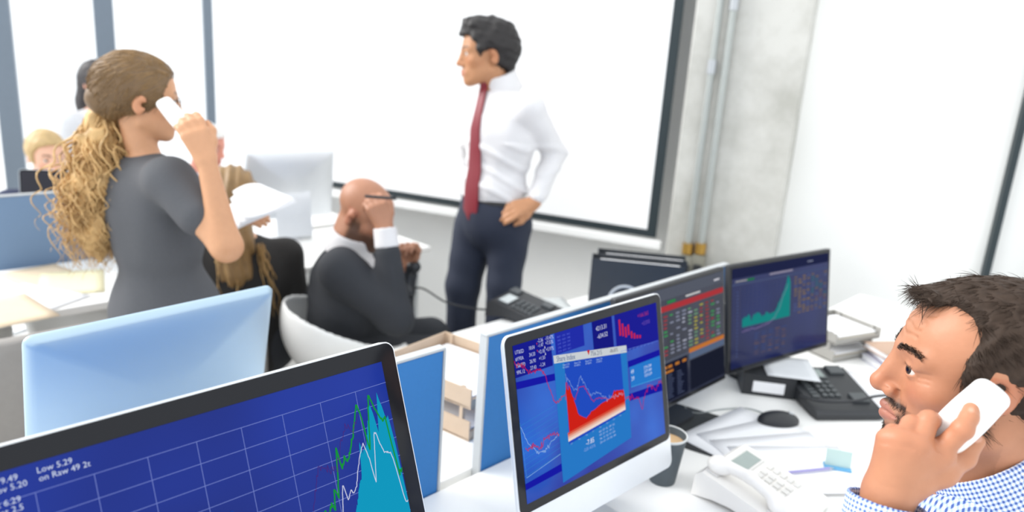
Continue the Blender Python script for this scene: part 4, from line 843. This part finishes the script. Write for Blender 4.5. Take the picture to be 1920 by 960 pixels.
def suit_man():
    Y = 2.66; g = lambda x, y, dy=0: pv(x, y, Y+dy)
    f = Frame(g(683, 405, .02), (.87, -.28, -.40), (.36, -.08, 1), 1.02); nk = g(652, 452, .02)
    root = person('bald bearded man in a dark suit with his head in his hand', (*g(650, 560)[:2], 0))
    fwd = V3(.90, .43, 0); right = V3(.43, -.90, 0)
    rsh = g(640, 508, -.15); lsh = g(655, 488, .2); rel = g(742, 596, -.17); rwr = g(722, 432, -.11); lel = g(745, 590, .2); lwr = g(766, 500, .14)
    c1 = (rsh+lsh)/2+[.02, 0, -.10]; pel = V3(*g(650, 600)[:2], .52)
    b = Body(); head(b, f); b.cone(f(0, -.03, -.05), nk, .06, .066, .03); limbs(b, [rsh, nk+[0, 0, -.08], lsh], [.05, .06, .05], .04); b.cone(c1, pel, .11, .12, .05)
    limbs(b, [rsh, rel, rwr], [.05, .042, .028]); limbs(b, [lsh, lel, lwr], [.05, .042, .028]); hand(b, rwr, g(700, 372, -.09)-rwr, (.35, -.85, .2), 1, .55, 1.06, .6); hand(b, lwr, (-.05, -.1, 1), (.2, .9, 0), -1, .9, 1.0)
    def bd(L): return np.clip(.8/(1+np.exp((L[:, 2]+.035-.03*(L[:, 1] < .03))/.006))*np.clip((L[:, 1]+.012)/.01, 0, 1), 0, .75)*(np.abs(L[:, 0]) < .1)*(L[:, 2] > -.125)
    skin('body', b, root, M_skin, .005, fcol('ab7a60', f, bd, lips='a0685c', brow='3a2c24', redden=.14)); eyes(f, root)
    s = Body(); limbs(s, [rsh, nk*.3+(rsh+lsh)*.35+[0, 0, -.055], lsh], [.075, .085, .07], .05); R3 = np.stack([right, fwd, V3(.0, 0, 1)], 1)
    s.ell(c1, (.2, .13, .17), R3, .06); s.cone(c1, pel+[-.02, 0, .0], .14, .15, .06); limbs(s, [rsh, rel, rel+(rwr-rel)*.72], [.075, .062, .045], .03); limbs(s, [lsh, lel, lel+(lwr-lel)*.8], [.07, .06, .043], .03)
    s.cone(nk+V3(.03, -.02, .06), nk+V3(.11, -.03, -.10), .075, .04, .012, 's')
    skin('jacket', s, root, M_suit, .0075, disp=lambda P: .005*wob(P, 26, 7))
    c = Body(); up_ = V3(.3, -.05, 1); up_ /= np.linalg.norm(up_); cb = nk+V3(-.002, 0, -.045); c.cone(cb, cb+up_*.085, .092, .076, .004); c.cut(cb+up_*.08, up_, .003); c.cut(cb, -up_, .003); c.cone(cb-up_*.03, cb+up_*.12, .087, .062, .003, 's'); c.cone(cb+V3(.04, -.02, -.03), nk+V3(.12, -.05, -.13), .06, .045, .02)
    skin('shirt_collar', c, root, M_shirt, .005)
    d_ = (rel-rwr)/np.linalg.norm(rel-rwr); c = Body(); c.cone(rwr-d_*.012, rwr+d_*.06, .04, .043, .003); c.cut(rwr-d_*.01, -d_, .003); c.cut(rwr+d_*.06, d_, .003); c.cone(rwr-d_*.05, rwr+d_*.04, .033, .035, .003, 's'); skin('shirt_cuff', c, root, M_shirt, .004)
    t = Body(); t.cone(pel+right*.09, pel-right*.09, .125, .125, .05)
    for sg in (-1, 1):
        hj = pel+right*.09*sg; kn = hj+fwd*.37; kn[2] = .5; an = kn+fwd*.0; an[2] = .1; limbs(t, [hj, kn, an], [.1, .08, .06], .03); shoe(root, an, fwd)
    skin('trousers', t, root, M_suit, .01, disp=lambda P: .005*wob(P, 26, 8))
    pn = MB().tube([g(684, 368, -.145), g(740, 372, -.12)], .0055, 8); e = empty('pen', g(712, 370, -.13), 0, 'dark pen held across the forehead of the bald suited man', 'pen'); o = pn.build('barrel', M_black, None, True); o.data.transform(e.matrix_basis.inverted()); o.parent = e
    o = MB().tube([g(736, 371.6, -.1215), g(743, 372.2, -.1185)], .0062, 8).build('cap', M_rubber, None, True); o.data.transform(e.matrix_basis.inverted()); o.parent = e
    # handset lowered in the other hand, its cord runs to the black desk phone
    p0 = g(770, 500, .12); p1 = g(760, 548, .10); e = empty('phone_handset', (p0+p1)/2, 0, 'black corded handset lowered in the hand of the bald suited man', 'phone'); hb = Body(); hb.cone(p0, p1, .016, .016, .01); hb.ball(p0+V3(.016, 0, 0), .024, .02); hb.ball(p1+V3(.016, 0, 0), .024, .02); skin('grip', hb, e, M_black, .005)
    return p1
SP = suit_man()
def blonde_woman():
    Y = 2.76; g = lambda x, y, dy=0: pv(x, y, Y+dy)
    f = Frame(g(437, 378), (-.35, .93, -.1), (0, 0, 1), .95); nk = g(450, 448)
    root = person('seated woman with long brown blonde hair and a black jacket seen from behind', (*g(460, 520)[:2], 0))
    fwd = V3(-.45, .89, 0); right = V3(.89, .45, 0); R3 = np.stack([right, fwd, V3(0, 0, 1)], 1)
    rsh = nk+right*.17+[0, 0, -.075]; lsh = nk-right*.17+[0, 0, -.075]; rel = g(552, 560, .05); lel = g(385, 560, .05); rwr = rel+fwd*.22+V3(-.05, 0, .06); lwr = lel+fwd*.22+[0, 0, .06]; pel = nk+V3(.02, -.05, -.55)
    pel[2] = .5
    b = Body(); head(b, f, True, fine=False); b.cone(f(0, -.02, -.05), nk, .046, .05, .03); limbs(b, [rsh, nk+[0, 0, -.05], lsh], [.043, .06, .043], .04); limbs(b, [rsh, rel, rwr], [.043, .037, .025]); limbs(b, [lsh, lel, lwr], [.043, .037, .025]); b.cone(nk+[0, 0, -.1], pel, .1, .12, .05)
    hand(b, rwr, fwd, (0, 0, 1), -1, .3, .92); hand(b, lwr, fwd, (0, 0, 1), 1, .3, .92)
    skin('body', b, root, M_skin, .007, fcol('dcaa88', None))
    h = hair_cap(f, .016); k = f.s; E = lambda c, r, kk=.02, op='u': h.ell(f(*c), np.array(r)*k, f.R, kk*k, op)
    h.chain([f(0, -.07, .0), f(0, -.105, -.14), nk-fwd*.12+V3(-.03, 0, -.10), nk-fwd*.13+V3(-.05, 0, -.22)], [.075, .062, .05, .02], .05); E((0, .1, -.03), (.1, .075, .11), .01, 's')
    mh = mat('brown_blonde_hair', '8b6d45', .55, noise=.4, nscale=22); skin('hair', h, root, mh, .007, disp=lambda P: .005*np.sin(P@V3(170, 60, 12)+3*np.sin(P[:, 2]*14)))
    st = curls(f(0, -.09, .02), nk-fwd*.145+V3(-.04, 0, -.30), 50, .022, .006, 15, turns=2) + curls(nk-fwd*.11+right*.06, nk-fwd*.15+right*.1+[0, 0, -.28], 14, .012, .006, 16, turns=2); strands('hair_strands', st, .003, root, mat('light_blonde_hair', 'b8945f', .55, noise=.3))
    s = Body(); limbs(s, [rsh, nk*.4+(rsh+lsh)*.3+[0, 0, -.04], lsh], [.065, .08, .065], .05); s.cone(nk+[0, 0, -.15], pel, .15, .16, .06); s.ell(nk+V3(0, 0, -.2), (.21, .14, .19), R3, .06); limbs(s, [rsh, rel, rwr], [.065, .056, .04]); limbs(s, [lsh, lel, lwr], [.065, .056, .04])
    skin('jacket', s, root, mat('black_jacket_cloth', '232120', .85, noise=.1), .009, disp=lambda P: .005*wob(P, 24, 3))
    t = Body(); t.cone(pel+right*.08, pel-right*.08, .13, .13, .05)
    for sg in (-1, 1):
        hj = pel+right*.09*sg; kn = hj+fwd*.38; kn[2] = .5; an = kn+fwd*.02; an[2] = .1; limbs(t, [hj, kn, an], [.09, .07, .05], .03); shoe(root, an, fwd)
    skin('trousers', t, root, M_suit, .012)
    return f, pel
BW = blonde_woman()
def far_person(label, hp, fwd, shirt, hairm, hairkind, skinc, standing=False, sc=1., drop=.0, female=True, cape=.0, tall=0):
    f = Frame(hp, fwd, (0, 0, 1), sc); fw2 = V3(fwd[0], fwd[1], 0); fw2 /= np.linalg.norm(fw2); right = np.cross(fw2, [0, 0, 1.]); nk = f(0, -.03, -.16)
    root = person(label, (nk[0], nk[1], 0)); pel = nk+V3(0, 0, -.55)-fw2*.02
    if not standing: pel[2] = .52
    rsh = nk+right*.17+[0, 0, -.07]; lsh = nk-right*.17+[0, 0, -.07]
    if standing: rel = rsh+V3(0, 0, -.3)+right*.05; lel = lsh+V3(0, 0, -.3)-right*.05; rwr = rel+fw2*.2+[0, 0, .05]; lwr = lel+fw2*.2+[0, 0, .05]
    else: rel = rsh+fw2*.12+V3(0, 0, -.26); lel = lsh+fw2*.12+V3(0, 0, -.26); rwr = rel+fw2*.24-right*.05; lwr = lel+fw2*.24+right*.05
    b = Body(); head(b, f, female); b.cone(f(0, -.02, -.05), nk, .048, .054, .03); limbs(b, [rsh, nk+[0, 0, -.05], lsh], [.045, .06, .045], .04); b.cone(nk+[0, 0, -.1], pel, .1, .12, .05); limbs(b, [rsh, rel, rwr], [.043, .037, .025]); limbs(b, [lsh, lel, lwr], [.043, .037, .025]); hand(b, rwr, fw2, (0, 0, 1), -1, .3); hand(b, lwr, fw2, (0, 0, 1), 1, .3)
    skin('body', b, root, M_skin, .0075, fcol(skinc, f, None, brow='4a3626')); eyes(f, root)
    if hairkind:
        h = hair_cap(f, .014); k = f.s; E = lambda c, r, kk=.02, op='u': h.ell(f(*c), np.array(r)*k, f.R, kk*k, op)
        if hairkind == 'long': h.chain([f(0, -.075, .0), f(0, -.085, -.12), nk-fw2*.1+[0, 0, -.15]], [.075, .07, .05], .04)
        E((0, .1, -.012), (.15, .076, .098), .01, 's'); E((0, .05, -.11), (.12, .1, .07), .012, 's')
        if hairkind == 'short': h.cut(f(0, -.1, -.05), f.R@V3(0, .1, -1), .02)
        skin('hair', h, root, hairm, .008, disp=lambda P: .003*wob(P, 90, 3))
    s = Body(); limbs(s, [rsh, nk*.4+(rsh+lsh)*.3+[0, 0, -.04], lsh], [.064, .08, .064], .05); s.cone(nk+[0, 0, -.15], pel, .15, .15, .06); limbs(s, [rsh, rel, rel+(rwr-rel)*.9], [.064, .055, .038]); limbs(s, [lsh, lel, lel+(lwr-lel)*.9], [.064, .055, .038]); skin('top', s, root, shirt, .011, disp=lambda P: .005*wob(P, 24, 3))
    t = Body(); t.cone(pel+right*.08, pel-right*.08, .125, .125, .05)
    for sg in (-1, 1):
        hj = pel+right*.09*sg; kn = hj+(fw2*.4 if not standing else fw2*.02); kn[2] = .5 if not standing else .5*pel[2]; an = kn+fw2*.02; an[2] = .1; limbs(t, [hj, kn, an], [.09, .07, .05], .03); shoe(root, an, fw2, h=.016)
    skin('trousers', t, root, M_suit, .014)
far_person('far seated blonde woman in a navy top behind the small dark monitor', pv(88, 296, 3.75), (.75, -.62, -.1), mat('navy_knit', '2c3450', .85), mat('pale_blonde_hair', 'b99c6c', .55, noise=.3), 'short', 'e0b096')
far_person('far standing dark haired woman in a pale top, half hidden behind the curly haired woman', pv(186, 158, 4.5), (.9, -.42, -.1), mat('pale_grey_top', 'd8dade', .85), mat('black_brown_hair', '2a2426', .55, noise=.3), 'long', 'dcaa90', standing=True)
far_person('far seated grey haired man in a pale blue shirt behind the raised phone hand', pv(388, 276, 4.3), (.97, -.2, -.2), mat('pale_blue_cotton', 'c8d6e4', .85), mat('silver_grey_hair', 'd9d6d2', .6, noise=.2), 'short', 'd08c78', female=False)
# ------------------------------------------------------------------ chairs and the sofa
M_shell = mat('white_shell_plastic', 'f0f0ee', .4, noise=.015)
def tub_chair(loc, ang, label, cat='chair', group='white tub chairs', h=.009, R=.245):
    e = empty('tub_chair', (loc[0], loc[1], 0), ang, label, cat, group); s = Body(); c = V3(0, 0, .66)
    s.ell(c, (R, R, .25)); s.ell(c+[0, 0, .012], (R-.016, R-.016, .236), None, .004, 's'); s.cut((-.25, 0, .745), (.36, 0, 1), .008)
    me = s.mesh('shell', h); link('shell', me, M_shell, e)
    MB().tube([(0, 0, .43), (0, 0, .08)], .025, 14).build('column', M_steel, e, True)
    for k in range(4):
        a = k*math.pi/2+.78; MB().tube([(0, 0, .1), (.14*math.cos(a), .14*math.sin(a), .07), (.27*math.cos(a), .27*math.sin(a), .02)], [.018, .015, .012], 8).build('leg', M_steel, e, True)
    return e
ch = tub_chair(pv(652, 600, 2.64), math.atan2(.43, .90), 'white tub chair under the bald suited man')
def chair_copy(loc, ang, label):
    c = copy_tree(ch); c.location = (float(loc[0]), float(loc[1]), 0); c.rotation_euler = (0, 0, ang); c['label'] = label; return c
chair_copy(sn(-.74, -1.90), TH+1.57, 'white tub chair tucked under the desk edge at far left').scale = (1, 1, .93)
chair_copy(sn(-.20, -1.93), TH+1.57, 'white tub chair tucked under the desk beside the curly haired woman').scale = (1, 1, .93)
chair_copy(pv(88, 340, 3.75), math.atan2(-.62, .75), 'white tub chair under the far seated blonde woman')
chair_copy(pv(388, 340, 4.3), math.atan2(-.2, .97), 'white tub chair under the far seated grey haired man')
hp = px(1842, 712, .97)+V3(.09, -.04, 0); chair_copy(hp, math.atan2(.5, -.86), 'white tub chair under the man in the checked shirt')
so = empty('sofa', sn(-.30, -1.51), TH, 'low grey upholstered bench sofa behind the silver monitor back', 'sofa'); L = .48
b = MB().box((-L, -.21, .30), (L, -.13, .765), bev=.03); b.build('backrest', M_grey, so, True, 60)
MB().box((-L+.005, -.20, .27), (L-.005, -.14, .30)).build('seam_strip', M_rubber, so)
for x in (-L, 0): MB().box((x+.004, -.125, .30), (x+L-.004, .24, .43), bev=.03).build('seat_cushion', M_grey, so, True, 60)
MB().box((-L, -.21, .10), (L, .24, .27), bev=.015).build('base', M_grey, so)
MB().box((-L, -.225, .435), (L, -.205, .45), bev=.003).build('welt', M_rubber, so)
for x in (-L+.06, L-.06):
    for y in (-.17, .2): MB().tube([(x, y, 0), (x, y, .1)], .018, 10).build('leg', M_steel, so, True)
# ------------------------------------------------------------------ things on the front desk
D = .7402
def sheet(c, ang, w=.21, l=.297, z=0, label='', m=M_paper, name='paper_sheet', cat='paper', group=None, th=.0008, bend=.0):
    e = empty(name, (c[0], c[1], D+z), ang, label, cat, group); N = 6; V = []; Fc = []
    for i in range(N+1):
        for j in range(N+1):
            x = -w/2+w*i/N; y = -l/2+l*j/N; V.append((x, y, th+bend*(abs(x)/w*2)**3*.5*(1 if x > 0 else .3)))
    Fc = [(i*(N+1)+j, (i+1)*(N+1)+j, (i+1)*(N+1)+j+1, i*(N+1)+j+1) for i in range(N) for j in range(N)]
    o = MB().add(V, Fc).build('sheet', m, e, True); md = o.modifiers.new('thick', 'SOLIDIFY'); md.thickness = th; md.offset = -1; return e
q = pz(1241, 900, .74); e = empty('coffee_cup', (q[0], q[1], D), 0, 'dark grey paper cup of milky coffee beside the share index monitor', 'cup')
MB().lathe([(0, .001), (.028, .001), (.029, 0), (.030, .003), (.0425, .112), (.0435, .113), (.0438, .117), (.042, .118), (.0405, .113), (.029, .006), (0, .005)], n=40).build('cup_wall', mat('slate_grey_card', '4c5459', .6), e, True, 30)
MB().lathe([(.0438, .1135), (.0447, .116), (.0438, .1185), (.0418, .1187), (.041, .117)], n=40).build('rolled_rim', mat('pale_grey_card', 'c9cccb', .6), e, True, 60)
MB().lathe([(0, .099), (.039, .099), (.0394, .1)], n=40).build('coffee', mat('milky_coffee', 'c9a880', .35), e, True)
# fan of papers on a black folder
fo = pz(1325, 812, .74); sheet(fo, TH+.25, .23, .26, 0, 'black card folder sticking out under the loose papers', mat('black_card', '24272a', .6), 'folder', 'folder', th=.003)
specs = [(1395, 822, .30, 'loose white paper reaching the black folder'), (1440, 835, .05, 'loose white paper in the middle of the fan'), (1470, 862, -.15, 'loose white paper under the pen'), (1505, 885, -.3, 'nearest loose white paper of the fan, by the checked cuff')]
for i, (x, y, a, lb) in enumerate(specs): sheet(pz(x, y, .74), TH+1.2+a, .21, .297, .0035+.0016*i, lb, group='loose papers on the front desk', bend=.0008)
def penpath(name, pts, r, m, label, cat, parts):
    p = np.array(pts); e = empty(name, p.mean(0), 0, label, cat); o = MB().tube(p, r, 8).build(parts[0], m, None, True); o.data.transform(e.matrix_basis.inverted()); o.parent = e
    d = (p[-1]-p[0])/np.linalg.norm(p[-1]-p[0]); o = MB().tube([p[-1]-d*.0, p[-1]+d*.012], [r, r*.25], 8).build(parts[1], M_steel, None, True); o.data.transform(e.matrix_basis.inverted()); o.parent = e
    return e
zz = V3(0, 0, .0155); penpath('pen', [pz(1462, 898, .74)+zz, pz(1553, 889, .74)+zz], .0035, mat('lilac_plastic', '9a94c4', .4), 'lilac pen lying on the loose papers', 'pen', ('barrel', 'tip'))
q = pz(1568, 884, .74); e = empty('card_stand', (q[0], q[1], D+.0095), math.atan2(c_r[1], c_r[0])-.25, 'small pale green glass card stand by the checked cuff', 'card stand')
MB().box((-.029, -.002, .004), (.029, .002, .045), bev=.0008, R=rotx(-.12), c=V3(0, 0, .004)).build('card', mat('pale_green_glass', 'b9cfca', .15, noise=.01), e); MB().box((-.031, -.014, 0), (.031, .014, .005), bev=.0015).build('foot', mat('clear_blue_acrylic', '5f9fc8', .2), e)
# mouse and its cord
q = pz(1458, 795, .74); mo = empty('computer_mouse', (q[0], q[1], D), -1.45, 'black computer mouse in front of the black desk phone', 'mouse')
s = Body(); s.ell((0, 0, .010), (.034, .058, .026)); s.cut((0, 0, .001), (0, 0, -1), .003); s.cone((0, .058, .045), (0, .01, .036), .0012, .0012, .004, 's'); link('shell', s.mesh('shell', .002), M_black, mo)
MB().tube([(0, .026, .034), (0, .038, .0305)], .0045, 10).build('scroll_wheel', M_edge, mo, True); MB().box((-.022, -.03, 0), (.022, .03, .0015)).build('glide_pad', M_rubber, mo)
P_ = [mo.location+Vector((0, 0, .006))]; P_ = [pz(1432, 775, .742), pz(1400, 766, .742), pz(1350, 768, .742), pz(1310, 775, .742), pz(1290, 770, .742), pz(1284, 762, .742)]
def cable(pts, r, label, m, name='cable', n=6):
    p = np.array(pts); t = np.linspace(0, 1, len(p)); T = np.linspace(0, 1, 6*len(p)); C = []
    for u in T:                       # smooth through the points
        i = min(int(u*(len(p)-1)), len(p)-2); a = u*(len(p)-1)-i; p0, p1, p2, p3 = p[max(i-1, 0)], p[i], p[i+1], p[min(i+2, len(p)-1)]
        C.append(.5*((2*p1)+(p2-p0)*a+(2*p0-5*p1+4*p2-p3)*a*a+(3*p1-p0-3*p2+p3)*a**3))
    return tag(MB().tube(C, r, n).build(name, m, None, True), label, 'cable')
cable(P_, .0022, 'thin grey mouse cord curling across the desk', mat('grey_cord', '9aa0a0', .5))
# desk telephones
def desk_phone(c, ang, m, mk, label, handset=True, disp=None, sc=1., hs=1):
    # local +X runs from the raised back to the low front, handset on local +Y side
    e = empty('desk_phone', (c[0], c[1], D), ang, label, 'desk phone'); Lx, Wy = .105*sc, .088*sc
    prof = [(-Lx, .0), (-Lx+.004, .052), (-Lx+.02, .064), (Lx-.012, .026), (Lx, .018), (Lx, .004), (Lx-.03, 0), (-Lx*.2, .012), (-Lx*.55, .01)]
    MB().loft([[(x, -Wy, z) for x, z in prof], [(x, Wy, z) for x, z in prof]]).build('base', m, e)
    slope = math.atan2(.038, 2*Lx-.032); R = np.array([[math.cos(slope), 0, math.sin(slope)], [0, 1, 0], [-math.sin(slope), 0, math.cos(slope)]])
    top = lambda x, y, z=0: V3(-Lx+.02, 0, .064)+R@V3(x, y, z)
    def pad(x0, x1, y0, y1, z0, z1, bev=.001):
        b = MB().box((x0, y0, z0), (x1, y1, z1), bev=bev); b.v = [tuple(top(*p)) for p in b.v]; return b
    for r_ in range(4):
        for c_ in range(3): pad(.075+r_*.021, .089+r_*.021, (-.045+c_*.02 if hs > 0 else -.012+c_*.02), (-.03+c_*.02 if hs > 0 else .003+c_*.02), -.002, .005).build('key', mk, e)
    for c_ in range(5): pad(.075+c_*.017, .087+c_*.017, (-.078 if hs > 0 else .058), (-.058 if hs > 0 else .078), -.002, .004).build('side_key', mk, e)
    pad(.012, .062, (-.078 if hs > 0 else -.018), (.018 if hs > 0 else .078), -.002, .004, .002).build('display_frame', mk, e); pad(.018, .056, (-.07 if hs > 0 else -.01), (.01 if hs > 0 else .07), .004, .0048, 0).build('display', disp or mat('grey_display', '8f9a96', .2), e)
    if handset:
        h = Body(); a0 = top(.015, .06*hs, .022); a1 = top(.165, .06*hs, .022); md = (a0+a1)/2+V3(0, 0, .012)
        h.chain([a0, md, a1], [.014, .0125, .014], .01); h.ell(a0+V3(0, 0, -.008), (.027, .025, .017), R, .012); h.ell(a1+V3(0, 0, -.008), (.027, .025, .017), R, .012); link('handset', h.mesh('handset', .003), m, e)
        pad(.0, .03, .06*hs-.025, .06*hs+.025, -.004, .006, .003).build('cradle', mk, e); pad(.15, .18, .06*hs-.025, .06*hs+.025, -.004, .006, .003).build('cradle', mk, e)
    else: pad(.0, .04, .035, .085, -.004, .008, .003).build('cradle', mk, e); pad(.14, .18, .035, .085, -.004, .008, .003).build('cradle', mk, e)
    return e
M_wp = mat('warm_white_plastic', 'eae7e2', .35, noise=.01)
a0 = pz(1325, 895, .74); a1 = pz(1490, 975, .74); dv = a1-a0
wp = desk_phone((a0+a1)/2+V3(.02, -.01, 0), math.atan2(dv[1], dv[0]), M_wp, mat('pale_grey_plastic', 'd2d0cc', .4), 'white corded desk phone beside the grey coffee cup', True, sc=1.1, hs=-1)
a0 = pz(1505, 715, .74); a1 = pz(1600, 795, .74); dv = a1-a0
desk_phone((a0+a1)/2, math.atan2(dv[1], dv[0]), M_black, mat('charcoal_keys', '4a4e50', .4), 'black desk phone with grey display in front of the dark blue monitor', False, sc=1.15)
cable([pz(1500, 742, .78), pz(1540, 752, .785), pz(1600, 752, .79), pz(1650, 742, .80), pz(1720, 742, .79), pz(1800, 760, .75)], .004, 'black phone cord running right from the black desk phone', M_black)
q = pz(1432, 728, .74); e = empty('organiser_box', (q[0], q[1], D), TH-.95, 'low black organiser box with a white label under the dark blue monitor', 'box')
bx = MB(); w_, l_, h_ = .075, .06, .06; bx.box((-w_, -l_, 0), (w_, l_, .004)); bx.build('bottom', M_black, e)
for lo, hi in (((-w_, -l_, .004), (w_, -l_+.004, h_)), ((-w_, l_-.004, .004), (w_, l_, h_)), ((-w_, -l_+.004, .004), (-w_+.004, l_-.004, h_)), ((w_-.004, -l_+.004, .004), (w_, l_-.004, h_))): MB().box(lo, hi).build('side_panel', M_black, e)
MB().box((-.045, -l_-.0012, .012), (.045, -l_, .045)).build('label', M_paper, e); MB().box((-w_, -l_, h_), (w_, l_, h_+.004), bev=.001).build('lid', M_black, e)
sheet(pz(1478, 690, .805), TH-.95, .15, .17, .067, 'pale grey paper on the black organiser box', mat('pale_grey_paper', 'dcdee0', .8))
sheet(pz(1620, 735, .74), TH-.35, .16, .26, .001, 'white pad of paper beside the black desk phone', th=.006)
def tray(loc, ang, W, Lh, tiers, gap, m, label, paper=True, name='letter_tray'):
    e = empty(name, (loc[0], loc[1], D), ang, label, 'letter tray')
    for t in range(tiers):
        z = t*gap
        MB().box((-W/2, -Lh/2, z+.002), (W/2, Lh/2, z+.007)).build('shelf', m, e)
        for sx in (-1, 1): MB().box((sx*W/2-(.004 if sx > 0 else 0), -Lh/2, z), (sx*W/2+(.004 if sx < 0 else 0), Lh/2, z+gap*.62), bev=.001).build('side_wall', m, e)
        MB().box((-W/2+.004, Lh/2-.004, z), (W/2-.004, Lh/2, z+gap*.62), bev=.001).build('back_wall', m, e)
        MB().box((-W/2+.004, -Lh/2, z), (W/2-.004, -Lh/2+.004, z+gap*.3), bev=.001).build('front_lip', m, e)
        for k in range(3 if paper else 0):
            MB().box((-W/2+.012+.002*k, -Lh/2+.012, z+.008+.006*k), (W/2-.012, Lh/2-.012-.004*k, z+.013+.006*k)).build('paper_stack', M_paper if k != 1 else mat('cream_paper', 'e6dcc8', .8), e)
    for sx in (-1, 1):
        for sy in (-1, 1): MB().box((sx*(W/2-.006)-.005, sy*(Lh/2-.03)-.005, 0), (sx*(W/2-.006)+.005, sy*(Lh/2-.03)+.005, (tiers-1)*gap+gap*.62)).build('post', m, e)
    return e
tray(pz(1552, 662, .74)+V3(.03, .05, 0), TH-.32, .22, .20, 2, .062, mat('warm_grey_plastic', '9c9a95', .5), 'two tier grey letter tray behind the dark blue monitor')
wt = tray(sn(.17, -.27), TH+.15, .25, .30, 2, .085, M_cream, 'two tier beige wooden letter tray seen between the blue partitions')
MB().tube([(-.02, -.152, .03), (-.02, -.158, .05), (-.02, -.158, .10), (-.02, -.152, .118)], .004, 8).build('wire_handle', M_steel, wt, True)
q = pz(1692, 697, .74)
for i, (w_, l_, h_, a, cc, lb) in enumerate(((.16, .22, .022, .1, 'c8c8d2', 'bottom pale book of the stack behind the man in the checked shirt'), (.15, .21, .02, -.05, '6a6488', 'purple covered book in the middle of the stack'), (.16, .22, .018, .12, 'b79a86', 'top tan covered book of the stack'))):
    z = sum((.022, .02, .018)[:i]); e = empty('book', (q[0]+.004*i, q[1]+.006*i, D+z), TH-.7+a, lb, 'book', 'books stacked on the front desk'); cm = mat('book_cover_'+cc, cc, .6)
    MB().box((-w_/2, -l_/2, 0), (w_/2, l_/2, .002)).build('back_cover', cm, e); MB().box((-w_/2, -l_/2, h_-.002), (w_/2, l_/2, h_)).build('front_cover', cm, e); MB().box((-w_/2+.004, -l_/2+.004, .002), (w_/2-.002, l_/2-.004, h_-.002)).build('pages', M_paper, e); MB().box((w_/2-.002, -l_/2, .002), (w_/2, l_/2, h_-.002)).build('spine', cm, e)
# ------------------------------------------------------------------ things on the desk behind
q = pz(985, 592, .74); desk_phone(q, TH-1.3, M_black, mat('charcoal_keys'), 'black desk phone with its handset off, behind the blue partition', False, mat('pale_display', 'c6cccc', .2), sc=1.1)
sheet(pz(1010, 583, .74)+V3(.05, .06, 0), TH-.5, .16, .2, .001, 'grey paper leaning by the phone behind the blue partition', mat('grey_paper', 'bfc3c3', .8))
ph = q+V3(-.08, .03, .05); mid_ = pv(840, 566, 2.62)
cable([SP, pv(790, 540, 2.75), pv(835, 566, 2.66), pv(880, 577, 2.6), pv(925, 579, 2.55), q+V3(-.06, .02, .06)], .0035, 'black phone cord hanging from the suited man to the desk phone', M_black)
A_ = pz(1110, 485, 1.0); B_ = pz(1284, 502, 1.0); dv = B_-A_; wv = math.atan2(dv[1], dv[0]); Lb = float(np.linalg.norm(dv))
for i in range(2):
    o_ = V3(-math.sin(wv), math.cos(wv), 0)*(.085*i+.04)+dv*(.06*i if i else 0); c = (A_+B_)/2+o_
    e = empty('ring_binder', (c[0], c[1], D), wv, ('black ring binder standing nearest behind the blue partition', 'black ring binder standing closer to the projection screen')[i], 'binder', 'ring binders on the rear desk'); w_ = Lb/2; hh = .26
    MB().box((-w_, -.036, 0), (w_, -.033, hh), bev=.001).build('front_cover', mat('black_binder_card', '2c3036', .5), e); MB().box((-w_, .033, 0), (w_, .036, hh), bev=.001).build('back_cover', mat('black_binder_card'), e)
    MB().box((-w_, -.033, 0), (-w_+.003, .033, hh)).build('spine', mat('black_binder_card'), e)
    MB().box((-w_+.03, -.028, .006), (w_-.01, .02, hh-.012)).build('pages', M_paper, e)
    MB().lathe([(.05, 0), (.055, .0015), (.06, 0)], n=28).build('finger_ring', M_edge, e).matrix_local = Matrix.Translation((-w_*.2, -.0365, hh*.45))@Matrix.Rotation(math.pi/2, 4, 'X')
# ------------------------------------------------------------------ papers on the far left desk
M_be = mat('beige_paper', 'dcc9ae', .8)
for i, (x, y, a, m, lb) in enumerate(((85, 520, .2, M_be, 'beige paper below the slate blue partition'), (135, 530, -.3, mat('yellowish_paper', 'e4dcb8', .8), 'yellowish paper on the far left desk near the ponytail'), (60, 560, .5, M_paper, 'white paper in the middle of the far left desk'), (12, 585, .1, M_be, 'beige paper at the left edge of the far left desk'))):
    sheet(pz(x, y, .74), TH+a, .21, .297, .001+.001*i, lb, m)
sheet(pz(500, 445, .74), TH, .21, .297, .001, 'white paper on the desk in front of the far silver monitor')
